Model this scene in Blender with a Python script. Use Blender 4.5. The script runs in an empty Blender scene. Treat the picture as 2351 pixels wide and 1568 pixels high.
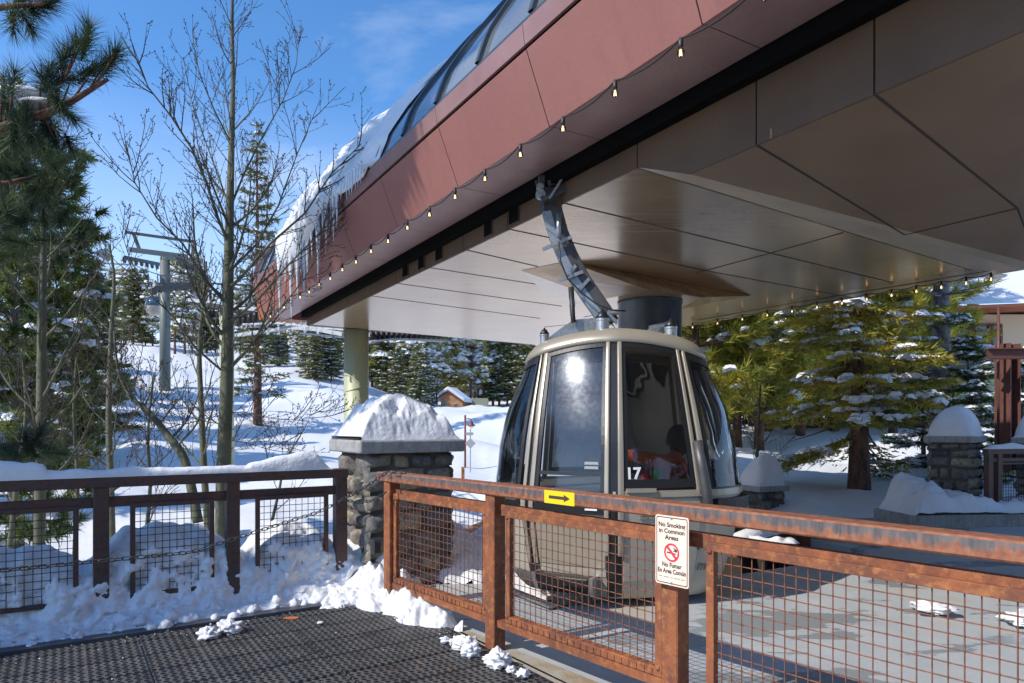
import bpy, math, random
import numpy as np
from mathutils import Vector, Matrix, noise
R = math.radians
scene = bpy.context.scene
# ------------------------------------------------------------------ camera, world, sun, exposure
CZ = 1.44
cam_d = bpy.data.cameras.new('camera'); cam = bpy.data.objects.new('camera', cam_d)
scene.collection.objects.link(cam); scene.camera = cam
cam.location = (0, 0, CZ); cam.rotation_euler = (R(90), 0, 0)
cam_d.lens = 24.0; cam_d.sensor_width = 36; cam_d.shift_y = 0.0825
cam_d.clip_start = 0.05; cam_d.clip_end = 3000
SUNH = Vector((-.852, -.523)); EL = R(41)
SUN = Vector((SUNH.x*math.cos(EL), SUNH.y*math.cos(EL), math.sin(EL))).normalized()
world = bpy.data.worlds.new('World'); scene.world = world; world.use_nodes = True
wn = world.node_tree.nodes; wl = world.node_tree.links
for n_ in list(wn): wn.remove(n_)
wo = wn.new('ShaderNodeOutputWorld'); wb = wn.new('ShaderNodeBackground')
sky = wn.new('ShaderNodeTexSky'); sky.sky_type = 'NISHITA'; sky.sun_disc = False
sky.sun_elevation = EL; sky.sun_rotation = math.atan2(SUN.x, SUN.y) % (2*math.pi)
sky.altitude = 1900; sky.air_density = 1.0; sky.dust_density = 0.25; sky.ozone_density = 2.2
tc = wn.new('ShaderNodeTexCoord'); mp = wn.new('ShaderNodeMapping'); mp.inputs['Scale'].default_value = (1.1, 2.4, 3.2)
mp.inputs['Rotation'].default_value = (0.3, 0.5, 0.4)
wnz = wn.new('ShaderNodeTexNoise'); wnz.inputs['Scale'].default_value = 1.7; wnz.inputs['Detail'].default_value = 7; wnz.inputs['Roughness'].default_value = .58
wnz.inputs['Distortion'].default_value = .35
wr = wn.new('ShaderNodeValToRGB'); wr.color_ramp.elements[0].position = .50; wr.color_ramp.elements[1].position = .82
wr.color_ramp.elements[1].color = (.55, .55, .55, 1)
sx = wn.new('ShaderNodeSeparateXYZ'); hr = wn.new('ShaderNodeMapRange')
hr.inputs[1].default_value = 0.0; hr.inputs[2].default_value = .42; hr.inputs[3].default_value = .55; hr.inputs[4].default_value = 0
mx = wn.new('ShaderNodeMath'); mx.operation = 'MAXIMUM'
mixc = wn.new('ShaderNodeMixRGB'); mixc.inputs[2].default_value = (6.2, 6.6, 7.4, 1)
satn = wn.new('ShaderNodeHueSaturation'); satn.inputs['Saturation'].default_value = 1.22; satn.inputs['Value'].default_value = 1.42
wl.new(tc.outputs['Generated'], mp.inputs[0]); wl.new(mp.outputs[0], wnz.inputs['Vector']); wl.new(wnz.outputs[0], wr.inputs[0])
wl.new(tc.outputs['Generated'], sx.inputs[0]); wl.new(sx.outputs[2], hr.inputs[0])
wl.new(wr.outputs[0], mx.inputs[0]); wl.new(hr.outputs[0], mx.inputs[1]); wl.new(mx.outputs[0], mixc.inputs[0])
wl.new(sky.outputs[0], satn.inputs['Color']); wl.new(satn.outputs[0], mixc.inputs[1]); wl.new(mixc.outputs[0], wb.inputs[0])
wb.inputs[1].default_value = 0.15; wl.new(wb.outputs[0], wo.inputs[0])
sun_d = bpy.data.lights.new('sun', 'SUN'); sun_d.energy = 3.85; sun_d.angle = R(.53); sun_d.color = (1, .93, .84)
sun = bpy.data.objects.new('sun', sun_d); scene.collection.objects.link(sun)
sun.rotation_euler = SUN.to_track_quat('Z', 'Y').to_euler(); sun.location = (-20, -12, 30)
scene.view_settings.view_transform = 'Standard'; scene.view_settings.look = 'None'
scene.view_settings.exposure = 0.36; scene.view_settings.gamma = 1
scene.render.engine = 'CYCLES'
scene.cycles.max_bounces = 8; scene.cycles.transparent_max_bounces = 16

# ------------------------------------------------------------------ helpers
C = scene.collection
F = 1567.0; CX = 1175.5; HY = 978.0
def P(x, y, Y):            # point seen at (x, y) at distance Y
    return Vector(((x-CX)/F*Y, Y, CZ+(HY-y)/F*Y))
def G(x, y, z=0.0):        # point seen at (x, y) on the level z
    Y = F*(CZ-z)/(y-HY); return P(x, y, Y)
def V(*a): return Vector(a)
def nz(p, s=1.0, o=0): return noise.noise(Vector((p[0]*s+o*17.3, p[1]*s-o*9.1, p[2]*s+o*5.7)))
def fbm(p, s=1.0, oct=4, o=0):
    t = 0; a = 1; q = Vector((p[0]*s+o*17.3, p[1]*s-o*9.1, p[2]*s+o*5.7))
    for _ in range(oct): t += a*noise.noise(q); q = q*2.07; a *= .5
    return t
def sst(a, b, x):
    t = min(1, max(0, (x-a)/(b-a))); return t*t*(3-2*t)
def tag(o, label=None, cat=None, group=None, kind=None):
    if label: o['label'] = label
    if cat: o['category'] = cat
    if group: o['group'] = group
    if kind: o['kind'] = kind
    return o
def wloc(o):
    l = Vector((0, 0, 0))
    while o is not None: l = l+o.location; o = o.parent
    return l
def empty(name, loc, label, cat, group=None):
    o = bpy.data.objects.new(name, None); o.empty_display_size = .2; C.objects.link(o); o.location = loc
    return tag(o, label, cat, group)
class MB:
    def __init__(s): s.v = []; s.f = []; s.m = []; s.tint = None
    def add(s, vs, fs, m=0):
        b = len(s.v); s.v += [tuple(p) for p in vs]
        for f in fs: s.f.append(tuple(i+b for i in f)); s.m.append(m)
    def box(s, c, sz, M=None, m=0):
        hx, hy, hz = sz[0]/2, sz[1]/2, sz[2]/2
        vs = [Vector((x, y, z)) for x in (-hx, hx) for y in (-hy, hy) for z in (-hz, hz)]
        if M is not None: vs = [M@p for p in vs]
        c = Vector(c); s.add([p+c for p in vs], [(0,1,3,2),(4,6,7,5),(0,4,5,1),(2,3,7,6),(0,2,6,4),(1,5,7,3)], m)
    def bar(s, p0, p1, w, h, up=(0,0,1), m=0, bev=0):   # w sideways, h along up
        p0 = Vector(p0); p1 = Vector(p1); d = (p1-p0).normalized(); up = Vector(up)
        sd = d.cross(up)
        if sd.length < 1e-4: sd = d.cross(Vector((1,0,0)))
        sd.normalize(); u = sd.cross(d).normalized()
        if bev:
            o = [(-w/2+bev,-h/2),(w/2-bev,-h/2),(w/2,-h/2+bev),(w/2,h/2-bev),(w/2-bev,h/2),(-w/2+bev,h/2),(-w/2,h/2-bev),(-w/2,-h/2+bev)]
        else: o = [(-w/2,-h/2),(w/2,-h/2),(w/2,h/2),(-w/2,h/2)]
        n = len(o); vs = [p0+sd*a+u*b for a,b in o]+[p1+sd*a+u*b for a,b in o]
        fs = [(i,(i+1)%n,n+(i+1)%n,n+i) for i in range(n)]+[tuple(range(n-1,-1,-1)), tuple(range(n,2*n))]
        s.add(vs, fs, m)
    def tube(s, pts, rad, n=6, m=0, cap=True):
        pts = [Vector(p) for p in pts]
        if not hasattr(rad, '__len__'): rad = [rad]*len(pts)
        ref = None; vs = []
        for i, p in enumerate(pts):
            d = (pts[min(i+1,len(pts)-1)]-pts[max(i-1,0)])
            if d.length < 1e-9: d = Vector((0,0,1))
            d.normalize()
            if ref is None: ref = d.orthogonal().normalized()
            ref = (ref-d*ref.dot(d))
            if ref.length < 1e-6: ref = d.orthogonal()
            ref.normalize(); b = d.cross(ref)
            for k in range(n):
                a = 2*math.pi*k/n; vs.append(p+(ref*math.cos(a)+b*math.sin(a))*rad[i])
        fs = []
        for i in range(len(pts)-1):
            for k in range(n):
                k2 = (k+1)%n; fs.append((i*n+k, i*n+k2, (i+1)*n+k2, (i+1)*n+k))
        if cap:
            fs.append(tuple(range(n-1,-1,-1))); fs.append(tuple((len(pts)-1)*n+k for k in range(n)))
        s.add(vs, fs, m)
    def lathe(s, c, prof, n=16, m=0, axis=None):
        c = Vector(c); vs = []
        q = Vector((0,0,1)).rotation_difference(Vector(axis)) if axis is not None else None
        for r, z in prof:
            for k in range(n):
                a = 2*math.pi*k/n; p = Vector((r*math.cos(a), r*math.sin(a), z))
                vs.append(c+(q@p if q else p))
        fs = []
        for i in range(len(prof)-1):
            for k in range(n):
                k2 = (k+1)%n; fs.append((i*n+k, i*n+k2, (i+1)*n+k2, (i+1)*n+k))
        fs.append(tuple(range(n-1,-1,-1))); fs.append(tuple((len(prof)-1)*n+k for k in range(n)))
        s.add(vs, fs, m)
    def prism(s, poly, ext, m=0):     # poly of points, extruded by vector ext
        poly = [Vector(p) for p in poly]; ext = Vector(ext); n = len(poly)
        s.add(poly+[p+ext for p in poly], [tuple(range(n-1,-1,-1)), tuple(range(n,2*n))]+[(i,(i+1)%n,n+(i+1)%n,n+i) for i in range(n)], m)
    def grid(s, fn, nu, nv, m=0, flip=False, wrapu=False):
        vs = [fn(i/nu, j/nv) for j in range(nv+1) for i in range(nu+(0 if wrapu else 1))]
        W = nu if wrapu else nu+1; fs = []
        for j in range(nv):
            for i in range(nu):
                i2 = (i+1)%W if wrapu else i+1
                f = (j*W+i, j*W+i2, (j+1)*W+i2, (j+1)*W+i); fs.append(f[::-1] if flip else f)
        s.add(vs, fs, m)
    def build(s, name, mats, parent=None, smooth=False, fix=True):
        if not isinstance(mats, (list, tuple)): mats = [mats]
        me = bpy.data.meshes.new(name)
        a = np.array(s.v, dtype=np.float64).reshape(-1, 3)
        if parent is not None: off = np.array(wloc(parent)); loc = (0,0,0)
        else:
            lo = a.min(0); hi = a.max(0); off = np.array([(lo[0]+hi[0])/2, (lo[1]+hi[1])/2, lo[2]]); loc = tuple(off)
        a = a-off
        me.from_pydata(a.tolist(), [], s.f)
        for mt in mats: me.materials.append(mt)
        if len(mats) > 1: me.polygons.foreach_set('material_index', s.m)
        if smooth: me.polygons.foreach_set('use_smooth', [True]*len(s.f))
        if s.tint is not None:
            at = me.color_attributes.new('tint', 'FLOAT_COLOR', 'POINT')
            t = np.ones((len(s.v), 4)); t[:, :3] = np.array(s.tint).reshape(-1, 3); at.data.foreach_set('color', t.ravel())
        me.validate(); me.update()
        if fix and len(s.f) < 60000:
            import bmesh
            bm = bmesh.new(); bm.from_mesh(me); bmesh.ops.recalc_face_normals(bm, faces=bm.faces); bm.to_mesh(me); bm.free()
        o = bpy.data.objects.new(name, me); C.objects.link(o); o.location = loc
        if parent is not None: o.parent = parent
        return o
def bevel(o, w=.004, seg=2):
    md = o.modifiers.new('bevel', 'BEVEL'); md.width = w; md.segments = seg; md.limit_method = 'ANGLE'; return o
def copy_tree(o, parent=None):
    c = o.copy(); C.objects.link(c)
    if parent is not None: c.parent = parent
    for ch in list(o.children): copy_tree(ch, c)
    return c

# ------------------------------------------------------------------ materials
def mat(name, col, rough=.6, metal=0., bump=None, var=None, spec=None):
    """bump=(scale,strength,detail)  var=(scale,colour2,lo,hi[,(stretch)])"""
    m = bpy.data.materials.new(name); m.use_nodes = True; nt = m.node_tree; n = nt.nodes; l = nt.links
    b = n['Principled BSDF']; b.inputs['Base Color'].default_value = (*col, 1); b.inputs['Roughness'].default_value = rough
    b.inputs['Metallic'].default_value = metal
    if spec is not None: b.inputs['Specular IOR Level'].default_value = spec
    t = n.new('ShaderNodeTexCoord')
    last = None
    if var:
        for k, vv in enumerate(var if isinstance(var, list) else [var]):
            src = t.outputs['Object']
            if len(vv) > 4:
                mpn = n.new('ShaderNodeMapping'); mpn.inputs['Scale'].default_value = vv[4]; l.new(src, mpn.inputs[0]); src = mpn.outputs[0]
            z = n.new('ShaderNodeTexNoise'); z.inputs['Scale'].default_value = vv[0]; z.inputs['Detail'].default_value = 6; z.inputs['Roughness'].default_value = .6
            l.new(src, z.inputs['Vector'])
            mr = n.new('ShaderNodeMapRange'); mr.inputs[1].default_value = vv[2]; mr.inputs[2].default_value = vv[3]; l.new(z.outputs[0], mr.inputs[0])
            mi = n.new('ShaderNodeMixRGB'); mi.inputs[1].default_value = (*col, 1); mi.inputs[2].default_value = (*vv[1], 1)
            if last: l.new(last, mi.inputs[1])
            l.new(mr.outputs[0], mi.inputs[0]); last = mi.outputs[0]
        l.new(last, b.inputs['Base Color'])
    if bump:
        z = n.new('ShaderNodeTexNoise'); z.inputs['Scale'].default_value = bump[0]; z.inputs['Detail'].default_value = bump[2] if len(bump) > 2 else 5
        l.new(t.outputs['Object'], z.inputs['Vector'])
        bp = n.new('ShaderNodeBump'); bp.inputs['Strength'].default_value = bump[1]; bp.inputs['Distance'].default_value = .02
        l.new(z.outputs[0], bp.inputs['Height']); l.new(bp.outputs[0], b.inputs['Normal'])
    return m
M = {}
M['snow'] = mat('snow', (.72, .735, .76), .65, bump=(24, .45, 9), var=(3, (.66, .685, .725), .45, .7))
M['snow_dirty'] = mat('snow_packed', (.72, .735, .765), .6, bump=(26, .8, 9), var=[(2.5, (.74, .77, .82), .42, .65), (6, (.45, .42, .40), .62, .8)])
M['rust'] = mat('rusted_steel', (.30, .10, .040), .75, .1, bump=(60, .25), var=[(2.2, (.13, .05, .032), .50, .68, (1, 1, .5)), (7, (.17, .062, .035), .4, .62, (1, 1, .35)), (22, (.40, .16, .055), .5, .7), (55, (.10, .05, .035), .6, .75)])
M['rust_dark'] = mat('dark_weathered_steel', (.088, .055, .048), .55, .2, bump=(50, .2), var=[(6, (.135, .055, .036), .45, .65), (30, (.045, .036, .036), .5, .7)])
M['rust_wire'] = mat('rusted_wire', (.27, .105, .06), .7, .2, var=(30, (.16, .07, .045), .4, .6))
M['dark_wire'] = mat('dark_wire', (.035, .033, .035), .5, .5)
M['red_paint'] = mat('red_painted_metal', (.32, .142, .115), .38, .0, var=[(.7, (.29, .118, .098), .35, .65), (7, (.27, .112, .095), .52, .75, (1, 1, .12)), (40, (.36, .145, .12), .5, .8)], bump=(120, .03))
M['red_band'] = mat('faded_red_metal', (.34, .19, .17), .33, .2, var=(2, (.28, .14, .125), .4, .7))
M['red_shade'] = mat('shaded_red_speckled_metal', (.40, .27, .25), .42, .35, var=[(60, (.24, .15, .14), .55, .7), (1.5, (.33, .21, .2), .4, .6)])  # speckled red cowl metal, with underside shade and bounce put into its colour
M['bronze'] = mat('bronze_soffit_panel', (.58, .42, .27), .22, .60, spec=.3, var=[(.9, (.47, .335, .21), .35, .65), (3.5, (.64, .49, .34), .5, .75, (.4, 3, 1))], bump=(1.3, .05, 2))
M['bronze_light'] = mat('pale_bronze_panel', (.56, .46, .36), .35, .4, var=(2, (.47, .38, .3), .4, .7))
M['brown'] = mat('brown_metal_panel', (.125, .078, .045), .42, .05, spec=.22, var=(1.5, (.10, .062, .037), .4, .65))
M['brown_soffit'] = mat('brown_metal_soffit', (.25, .165, .10), .36, .2, spec=.3, var=(1.5, (.205, .135, .082), .4, .65))
M['black'] = mat('black_gap', (.006, .006, .006), .9, spec=.05)
M['seam'] = mat('dark_joint', (.03, .024, .02), .8)
M['rubber'] = mat('black_rubber', (.02, .02, .022), .5)
M['galv'] = mat('galvanised_steel', (.42, .45, .47), .42, .75, var=[(14, (.30, .33, .35), .4, .65), (60, (.5, .52, .54), .5, .7)])
M['galv_dark'] = mat('dark_galvanised_steel', (.065, .066, .068), .45, .3, var=(12, (.10, .10, .10), .4, .7))
M['galv_white'] = mat('snow_frosted_steel', (.55, .58, .62), .6, .3, var=(8, (.25, .27, .3), .5, .65))
M['cabin'] = mat('champagne_cabin_paint', (.39, .35, .28), .34, .30, var=(2, (.34, .305, .24), .4, .7))
M['cabin_grey'] = mat('grey_cabin_paint', (.43, .40, .335), .42, .12, var=(3, (.37, .35, .30), .4, .7))
M['trim'] = mat('black_window_rubber', (.014, .015, .017), .38)
M['sage'] = mat('sage_green_painted_steel', (.42, .45, .30), .5, .1, var=(3, (.36, .40, .27), .4, .7))
M['tower'] = mat('grey_green_tower_steel', (.15, .17, .155), .55, .2)
M['col_dark'] = mat('dark_blue_grey_steel', (.075, .085, .095), .35, .6, var=(5, (.11, .12, .13), .4, .7))
M['cap'] = mat('cast_concrete', (.33, .33, .32), .85, bump=(40, .3), var=[(5, (.22, .22, .215), .45, .65, (3, 3, .6)), (25, (.40, .39, .37), .5, .7)])
M['mortar'] = mat('mortar', (.10, .095, .088), .95, bump=(60, .5))
M['house_orange'] = mat('orange_wood_siding', (.46, .22, .10), .8, var=(2, (.36, .17, .08), .4, .6))
M['house_yellow'] = mat('honey_log_wood', (.52, .33, .10), .8, var=(1, (.42, .24, .07), .4, .6))
M['cream'] = mat('cream_render', (.55, .45, .31), .85, bump=(30, .15))
M['siding'] = mat('green_clapboard', (.36, .40, .27), .8)
M['win'] = mat('window_glass', (.05, .1, .16), .08, .0, spec=.8)
M['wood_dark'] = mat('brown_stained_wood', (.20, .075, .045), .75, var=(8, (.13, .05, .035), .4, .6))
M['bark_pine'] = mat('pine_bark', (.17, .085, .055), .9, bump=(18, 1.0), var=[(9, (.06, .035, .028), .42, .6, (1, 1, .3)), (25, (.26, .12, .07), .55, .7)])
M['bark_grey'] = mat('grey_pine_bark', (.20, .19, .18), .9, bump=(18, 1.0), var=(9, (.08, .07, .07), .42, .6, (1, 1, .6)))
M['bark_aspen'] = mat('aspen_bark', (.125, .125, .075), .8, bump=(25, .4), var=[(5, (.08, .085, .05), .42, .62), (14, (.055, .05, .04), .63, .70, (1, 1, 2.5)), (3, (.27, .21, .13), .6, .75)])
M['twig'] = mat('aspen_twig', (.055, .042, .033), .8, var=(4, (.12, .10, .065), .5, .7))
M['orange_cloth'] = mat('orange_ski_jacket', (.9, .13, .02), .8, bump=(30, .3))
M['dark_cloth'] = mat('dark_cloth', (.03, .035, .05), .9)
M['skin'] = mat('skin', (.55, .32, .22), .6)
M['green_cloth'] = mat('lime_green_cloth', (.25, .75, .06), .8)
M['red_cloth'] = mat('red_cloth', (.7, .03, .04), .8)
M['white_paint'] = mat('white_lettering', (.8, .8, .8), .6)
M['black_paint'] = mat('black_lettering', (.02, .018, .018), .6)
M['slate_paint'] = mat('slate_grey_lettering', (.07, .08, .09), .6)
M['sign_face'] = mat('cream_sign_enamel', (.82, .66, .54), .5, var=(4, (.76, .58, .46), .45, .75))
M['sign_red'] = mat('sign_red', (.72, .04, .07), .5)
M['yellow'] = mat('yellow_sticker', (.85, .60, .01), .5)
M['arrow'] = mat('arrow_ink', (.06, .045, .03), .6)
M['lamp_red'] = mat('red_brown_lamp_paint', (.16, .04, .03), .5)
M['grey_sign'] = mat('grey_sign_sheet', (.45, .45, .45), .4, .5)
M['terracotta'] = mat('orange_brown_end_cap', (.42, .13, .045), .5)
M['stake'] = mat('orange_stake_paint', (.75, .25, .08), .7)
M['net'] = mat('white_net_cord', (.8, .8, .76), .7)
M['interior'] = mat('dark_interior', (.03, .03, .035), .7)
M['needle_dead'] = mat('dry_needles', (.30, .14, .05), .9)

def needles(name, c1, c2, trans=.35):
    m = bpy.data.materials.new(name); m.use_nodes = True; nt = m.node_tree; n = nt.nodes; l = nt.links
    b = n['Principled BSDF']; b.inputs['Roughness'].default_value = .6
    t = n.new('ShaderNodeTexCoord'); z = n.new('ShaderNodeTexNoise'); z.inputs['Scale'].default_value = 1.7; z.inputs['Detail'].default_value = 4
    l.new(t.outputs['Object'], z.inputs['Vector']); mr = n.new('ShaderNodeMapRange'); mr.inputs[1].default_value = .35; mr.inputs[2].default_value = .65
    l.new(z.outputs[0], mr.inputs[0]); mi = n.new('ShaderNodeMixRGB'); mi.inputs[1].default_value = (*c1, 1); mi.inputs[2].default_value = (*c2, 1)
    l.new(mr.outputs[0], mi.inputs[0]); l.new(mi.outputs[0], b.inputs['Base Color'])
    tr = n.new('ShaderNodeBsdfTranslucent'); l.new(mi.outputs[0], tr.inputs[0]); ms = n.new('ShaderNodeMixShader'); ms.inputs[0].default_value = trans
    l.new(b.outputs[0], ms.inputs[1]); l.new(tr.outputs[0], ms.inputs[2]); l.new(ms.outputs[0], n['Material Output'].inputs[0])
    return m
M['ndl_dark'] = needles('dark_green_needles', (.05, .085, .03), (.11, .15, .04))
M['ndl_olive'] = needles('olive_needles', (.23, .28, .045), (.55, .46, .07), .5)
M['ndl_fir'] = needles('fir_needles', (.17, .21, .04), (.62, .48, .08), .5)
M['ndl_pine'] = needles('long_pine_needles', (.05, .10, .04), (.22, .26, .055))
M['ndl_near'] = needles('near_pine_needles', (.022, .05, .030), (.085, .125, .045), .3)
M['ndl_far'] = needles('far_needles', (.08, .115, .045), (.23, .22, .06))

def glassmat(name, tint, tfac, rough, gcol=(.9, .95, 1), fres=1.45, base=.06, haze=None, dif=(.03, .035, .04)):
    m = bpy.data.materials.new(name); m.use_nodes = True; nt = m.node_tree; n = nt.nodes; l = nt.links; n.remove(n['Principled BSDF'])
    tr = n.new('ShaderNodeBsdfTransparent'); tr.inputs[0].default_value = (*tint, 1)
    df = n.new('ShaderNodeBsdfDiffuse'); df.inputs[0].default_value = (*dif, 1)
    a = n.new('ShaderNodeMixShader'); a.inputs[0].default_value = tfac; l.new(df.outputs[0], a.inputs[1]); l.new(tr.outputs[0], a.inputs[2])
    gl = n.new('ShaderNodeBsdfGlossy'); gl.inputs['Roughness'].default_value = rough; gl.inputs[0].default_value = (*gcol, 1)
    fr = n.new('ShaderNodeFresnel'); fr.inputs[0].default_value = fres
    ad = n.new('ShaderNodeMath'); ad.operation = 'ADD'; ad.inputs[1].default_value = base; ad.use_clamp = True; l.new(fr.outputs[0], ad.inputs[0])
    b = n.new('ShaderNodeMixShader'); l.new(ad.outputs[0], b.inputs[0]); l.new(a.outputs[0], b.inputs[1]); l.new(gl.outputs[0], b.inputs[2])
    t = n.new('ShaderNodeTexCoord'); z = n.new('ShaderNodeTexNoise'); z.inputs['Scale'].default_value = 2.5; l.new(t.outputs['Object'], z.inputs['Vector'])
    bp = n.new('ShaderNodeBump'); bp.inputs['Strength'].default_value = .25; bp.inputs['Distance'].default_value = .02; l.new(z.outputs[0], bp.inputs['Height'])
    l.new(bp.outputs[0], gl.inputs['Normal'])
    out = b
    if haze:
        g2 = n.new('ShaderNodeBsdfGlossy'); g2.inputs['Roughness'].default_value = haze[1]; g2.inputs[0].default_value = (.8, .88, 1, 1)
        z2 = n.new('ShaderNodeTexNoise'); z2.inputs['Scale'].default_value = 26; z2.inputs['Detail'].default_value = 10; z2.inputs['Distortion'].default_value = .6; l.new(t.outputs['Object'], z2.inputs['Vector'])
        mr = n.new('ShaderNodeMapRange'); mr.inputs[1].default_value = .4; mr.inputs[2].default_value = .75; mr.inputs[3].default_value = haze[0]*.75; mr.inputs[4].default_value = haze[0]*1.6; l.new(z2.outputs[0], mr.inputs[0])
        c = n.new('ShaderNodeMixShader'); l.new(mr.outputs[0], c.inputs[0]); l.new(b.outputs[0], c.inputs[1]); l.new(g2.outputs[0], c.inputs[2]); out = c
    l.new(out.outputs[0], n['Material Output'].inputs[0]); return m
M['glass_scratch'] = glassmat('scratched_cabin_glass', (.55, .57, .58), .88, .05, base=.015, haze=(.022, .20))
M['glass_cabin'] = glassmat('tinted_cabin_glass', (.55, .57, .58), .94, .03, base=.02, haze=(.010, .25))
M['glass_back'] = glassmat('dark_rear_cabin_glass', (.10, .11, .115), .9, .03, base=.02)
M['glass_roof'] = glassmat('roof_glazing', (.16, .17, .18), .0, .10, base=.12, dif=(.15, .165, .165))
def bulbglass():
    m = bpy.data.materials.new('clear_bulb_glass'); m.use_nodes = True; n = m.node_tree.nodes; l = m.node_tree.links; n.remove(n['Principled BSDF'])
    tr = n.new('ShaderNodeBsdfTransparent'); tr.inputs[0].default_value = (.93, .9, .82, 1); gl = n.new('ShaderNodeBsdfGlossy'); gl.inputs['Roughness'].default_value = .03
    fr = n.new('ShaderNodeFresnel'); fr.inputs[0].default_value = 1.5; b = n.new('ShaderNodeMixShader')
    l.new(fr.outputs[0], b.inputs[0]); l.new(tr.outputs[0], b.inputs[1]); l.new(gl.outputs[0], b.inputs[2]); l.new(b.outputs[0], n['Material Output'].inputs[0]); return m
M['bulb_glass'] = bulbglass()
def emis(name, col, st):
    m = bpy.data.materials.new(name); m.use_nodes = True; b = m.node_tree.nodes['Principled BSDF']
    b.inputs['Base Color'].default_value = (*col, 1); b.inputs['Emission Color'].default_value = (*col, 1); b.inputs['Emission Strength'].default_value = st; return m
M['filament'] = emis('warm_filament', (1, .68, .34), 2.2)
def icemat():
    m = bpy.data.materials.new('ice'); m.use_nodes = True; n = m.node_tree.nodes; b = n['Principled BSDF']
    b.inputs['Base Color'].default_value = (.85, .9, .95, 1); b.inputs['Roughness'].default_value = .2
    b.inputs['Transmission Weight'].default_value = .35; b.inputs['IOR'].default_value = 1.31; return m
M['ice'] = icemat()
def stonemat():
    m = bpy.data.materials.new('fieldstone'); m.use_nodes = True; nt = m.node_tree; n = nt.nodes; l = nt.links
    b = n['Principled BSDF']; b.inputs['Roughness'].default_value = .85
    at = n.new('ShaderNodeAttribute'); at.attribute_name = 'tint'; t = n.new('ShaderNodeTexCoord')
    z = n.new('ShaderNodeTexNoise'); z.inputs['Scale'].default_value = 16; z.inputs['Detail'].default_value = 9; z.inputs['Roughness'].default_value = .7; l.new(t.outputs['Object'], z.inputs['Vector'])
    mr = n.new('ShaderNodeMapRange'); mr.inputs[1].default_value = .3; mr.inputs[2].default_value = .72; mr.inputs[3].default_value = .35; mr.inputs[4].default_value = 1.6; l.new(z.outputs[0], mr.inputs[0])
    mi = n.new('ShaderNodeMixRGB'); mi.blend_type = 'MULTIPLY'; mi.inputs[0].default_value = 1; l.new(at.outputs[0], mi.inputs[1]); l.new(mr.outputs[0], mi.inputs[2]); l.new(mi.outputs[0], b.inputs['Base Color'])
    bp = n.new('ShaderNodeBump'); bp.inputs['Strength'].default_value = .8; bp.inputs['Distance'].default_value = .02; l.new(z.outputs[0], bp.inputs['Height']); l.new(bp.outputs[0], b.inputs['Normal'])
    return m
M['stone'] = stonemat()
def nodes_mat(name):
    m = bpy.data.materials.new(name); m.use_nodes = True; return m, m.node_tree.nodes, m.node_tree.links, m.node_tree.nodes['Principled BSDF']
def railmat():      # top rail: mill-scale grey face breaking into rust along its lower edge
    m, n, l, b = nodes_mat('top_rail_steel'); b.inputs['Roughness'].default_value = .55; b.inputs['Metallic'].default_value = .25
    t = n.new('ShaderNodeTexCoord'); s = n.new('ShaderNodeSeparateXYZ'); l.new(t.outputs['Object'], s.inputs[0])
    mp_ = n.new('ShaderNodeMapping'); mp_.inputs['Scale'].default_value = (26, 26, 5); l.new(t.outputs['Object'], mp_.inputs[0])
    z = n.new('ShaderNodeTexNoise'); z.inputs['Scale'].default_value = 1.0; z.inputs['Detail'].default_value = 7; z.inputs['Roughness'].default_value = .65; l.new(mp_.outputs[0], z.inputs['Vector'])
    h = n.new('ShaderNodeMapRange'); h.inputs[1].default_value = .0; h.inputs[2].default_value = .075; h.inputs[3].default_value = .30; h.inputs[4].default_value = -.24; l.new(s.outputs[2], h.inputs[0])
    a = n.new('ShaderNodeMath'); a.operation = 'ADD'; l.new(z.outputs[0], a.inputs[0]); l.new(h.outputs[0], a.inputs[1])
    r = n.new('ShaderNodeMapRange'); r.inputs[1].default_value = .45; r.inputs[2].default_value = .62; l.new(a.outputs[0], r.inputs[0])
    ge = n.new('ShaderNodeNewGeometry'); sg = n.new('ShaderNodeSeparateXYZ'); l.new(ge.outputs['Normal'], sg.inputs[0])
    up = n.new('ShaderNodeMath'); up.operation = 'GREATER_THAN'; up.inputs[1].default_value = .5; l.new(sg.outputs[2], up.inputs[0])
    mx_ = n.new('ShaderNodeMath'); mx_.operation = 'MAXIMUM'; l.new(up.outputs[0], mx_.inputs[0]); l.new(r.outputs[0], mx_.inputs[1])
    z2 = n.new('ShaderNodeTexNoise'); z2.inputs['Scale'].default_value = 30; z2.inputs['Detail'].default_value = 6; l.new(t.outputs['Object'], z2.inputs['Vector'])
    rr = n.new('ShaderNodeValToRGB'); rr.color_ramp.elements[0].color = (.20, .075, .045, 1); rr.color_ramp.elements[0].position = .3; rr.color_ramp.elements[1].color = (.42, .17, .085, 1); rr.color_ramp.elements[1].position = .7; l.new(z2.outputs[0], rr.inputs[0])
    gr = n.new('ShaderNodeValToRGB'); gr.color_ramp.elements[0].color = (.09, .075, .075, 1); gr.color_ramp.elements[0].position = .35; gr.color_ramp.elements[1].color = (.22, .20, .195, 1); gr.color_ramp.elements[1].position = .75; l.new(z.outputs[0], gr.inputs[0])
    mi = n.new('ShaderNodeMixRGB'); l.new(mx_.outputs[0], mi.inputs[0]); l.new(gr.outputs[0], mi.inputs[1]); l.new(rr.outputs[0], mi.inputs[2]); l.new(mi.outputs[0], b.inputs['Base Color'])
    return m
M['rail'] = railmat()
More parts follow.
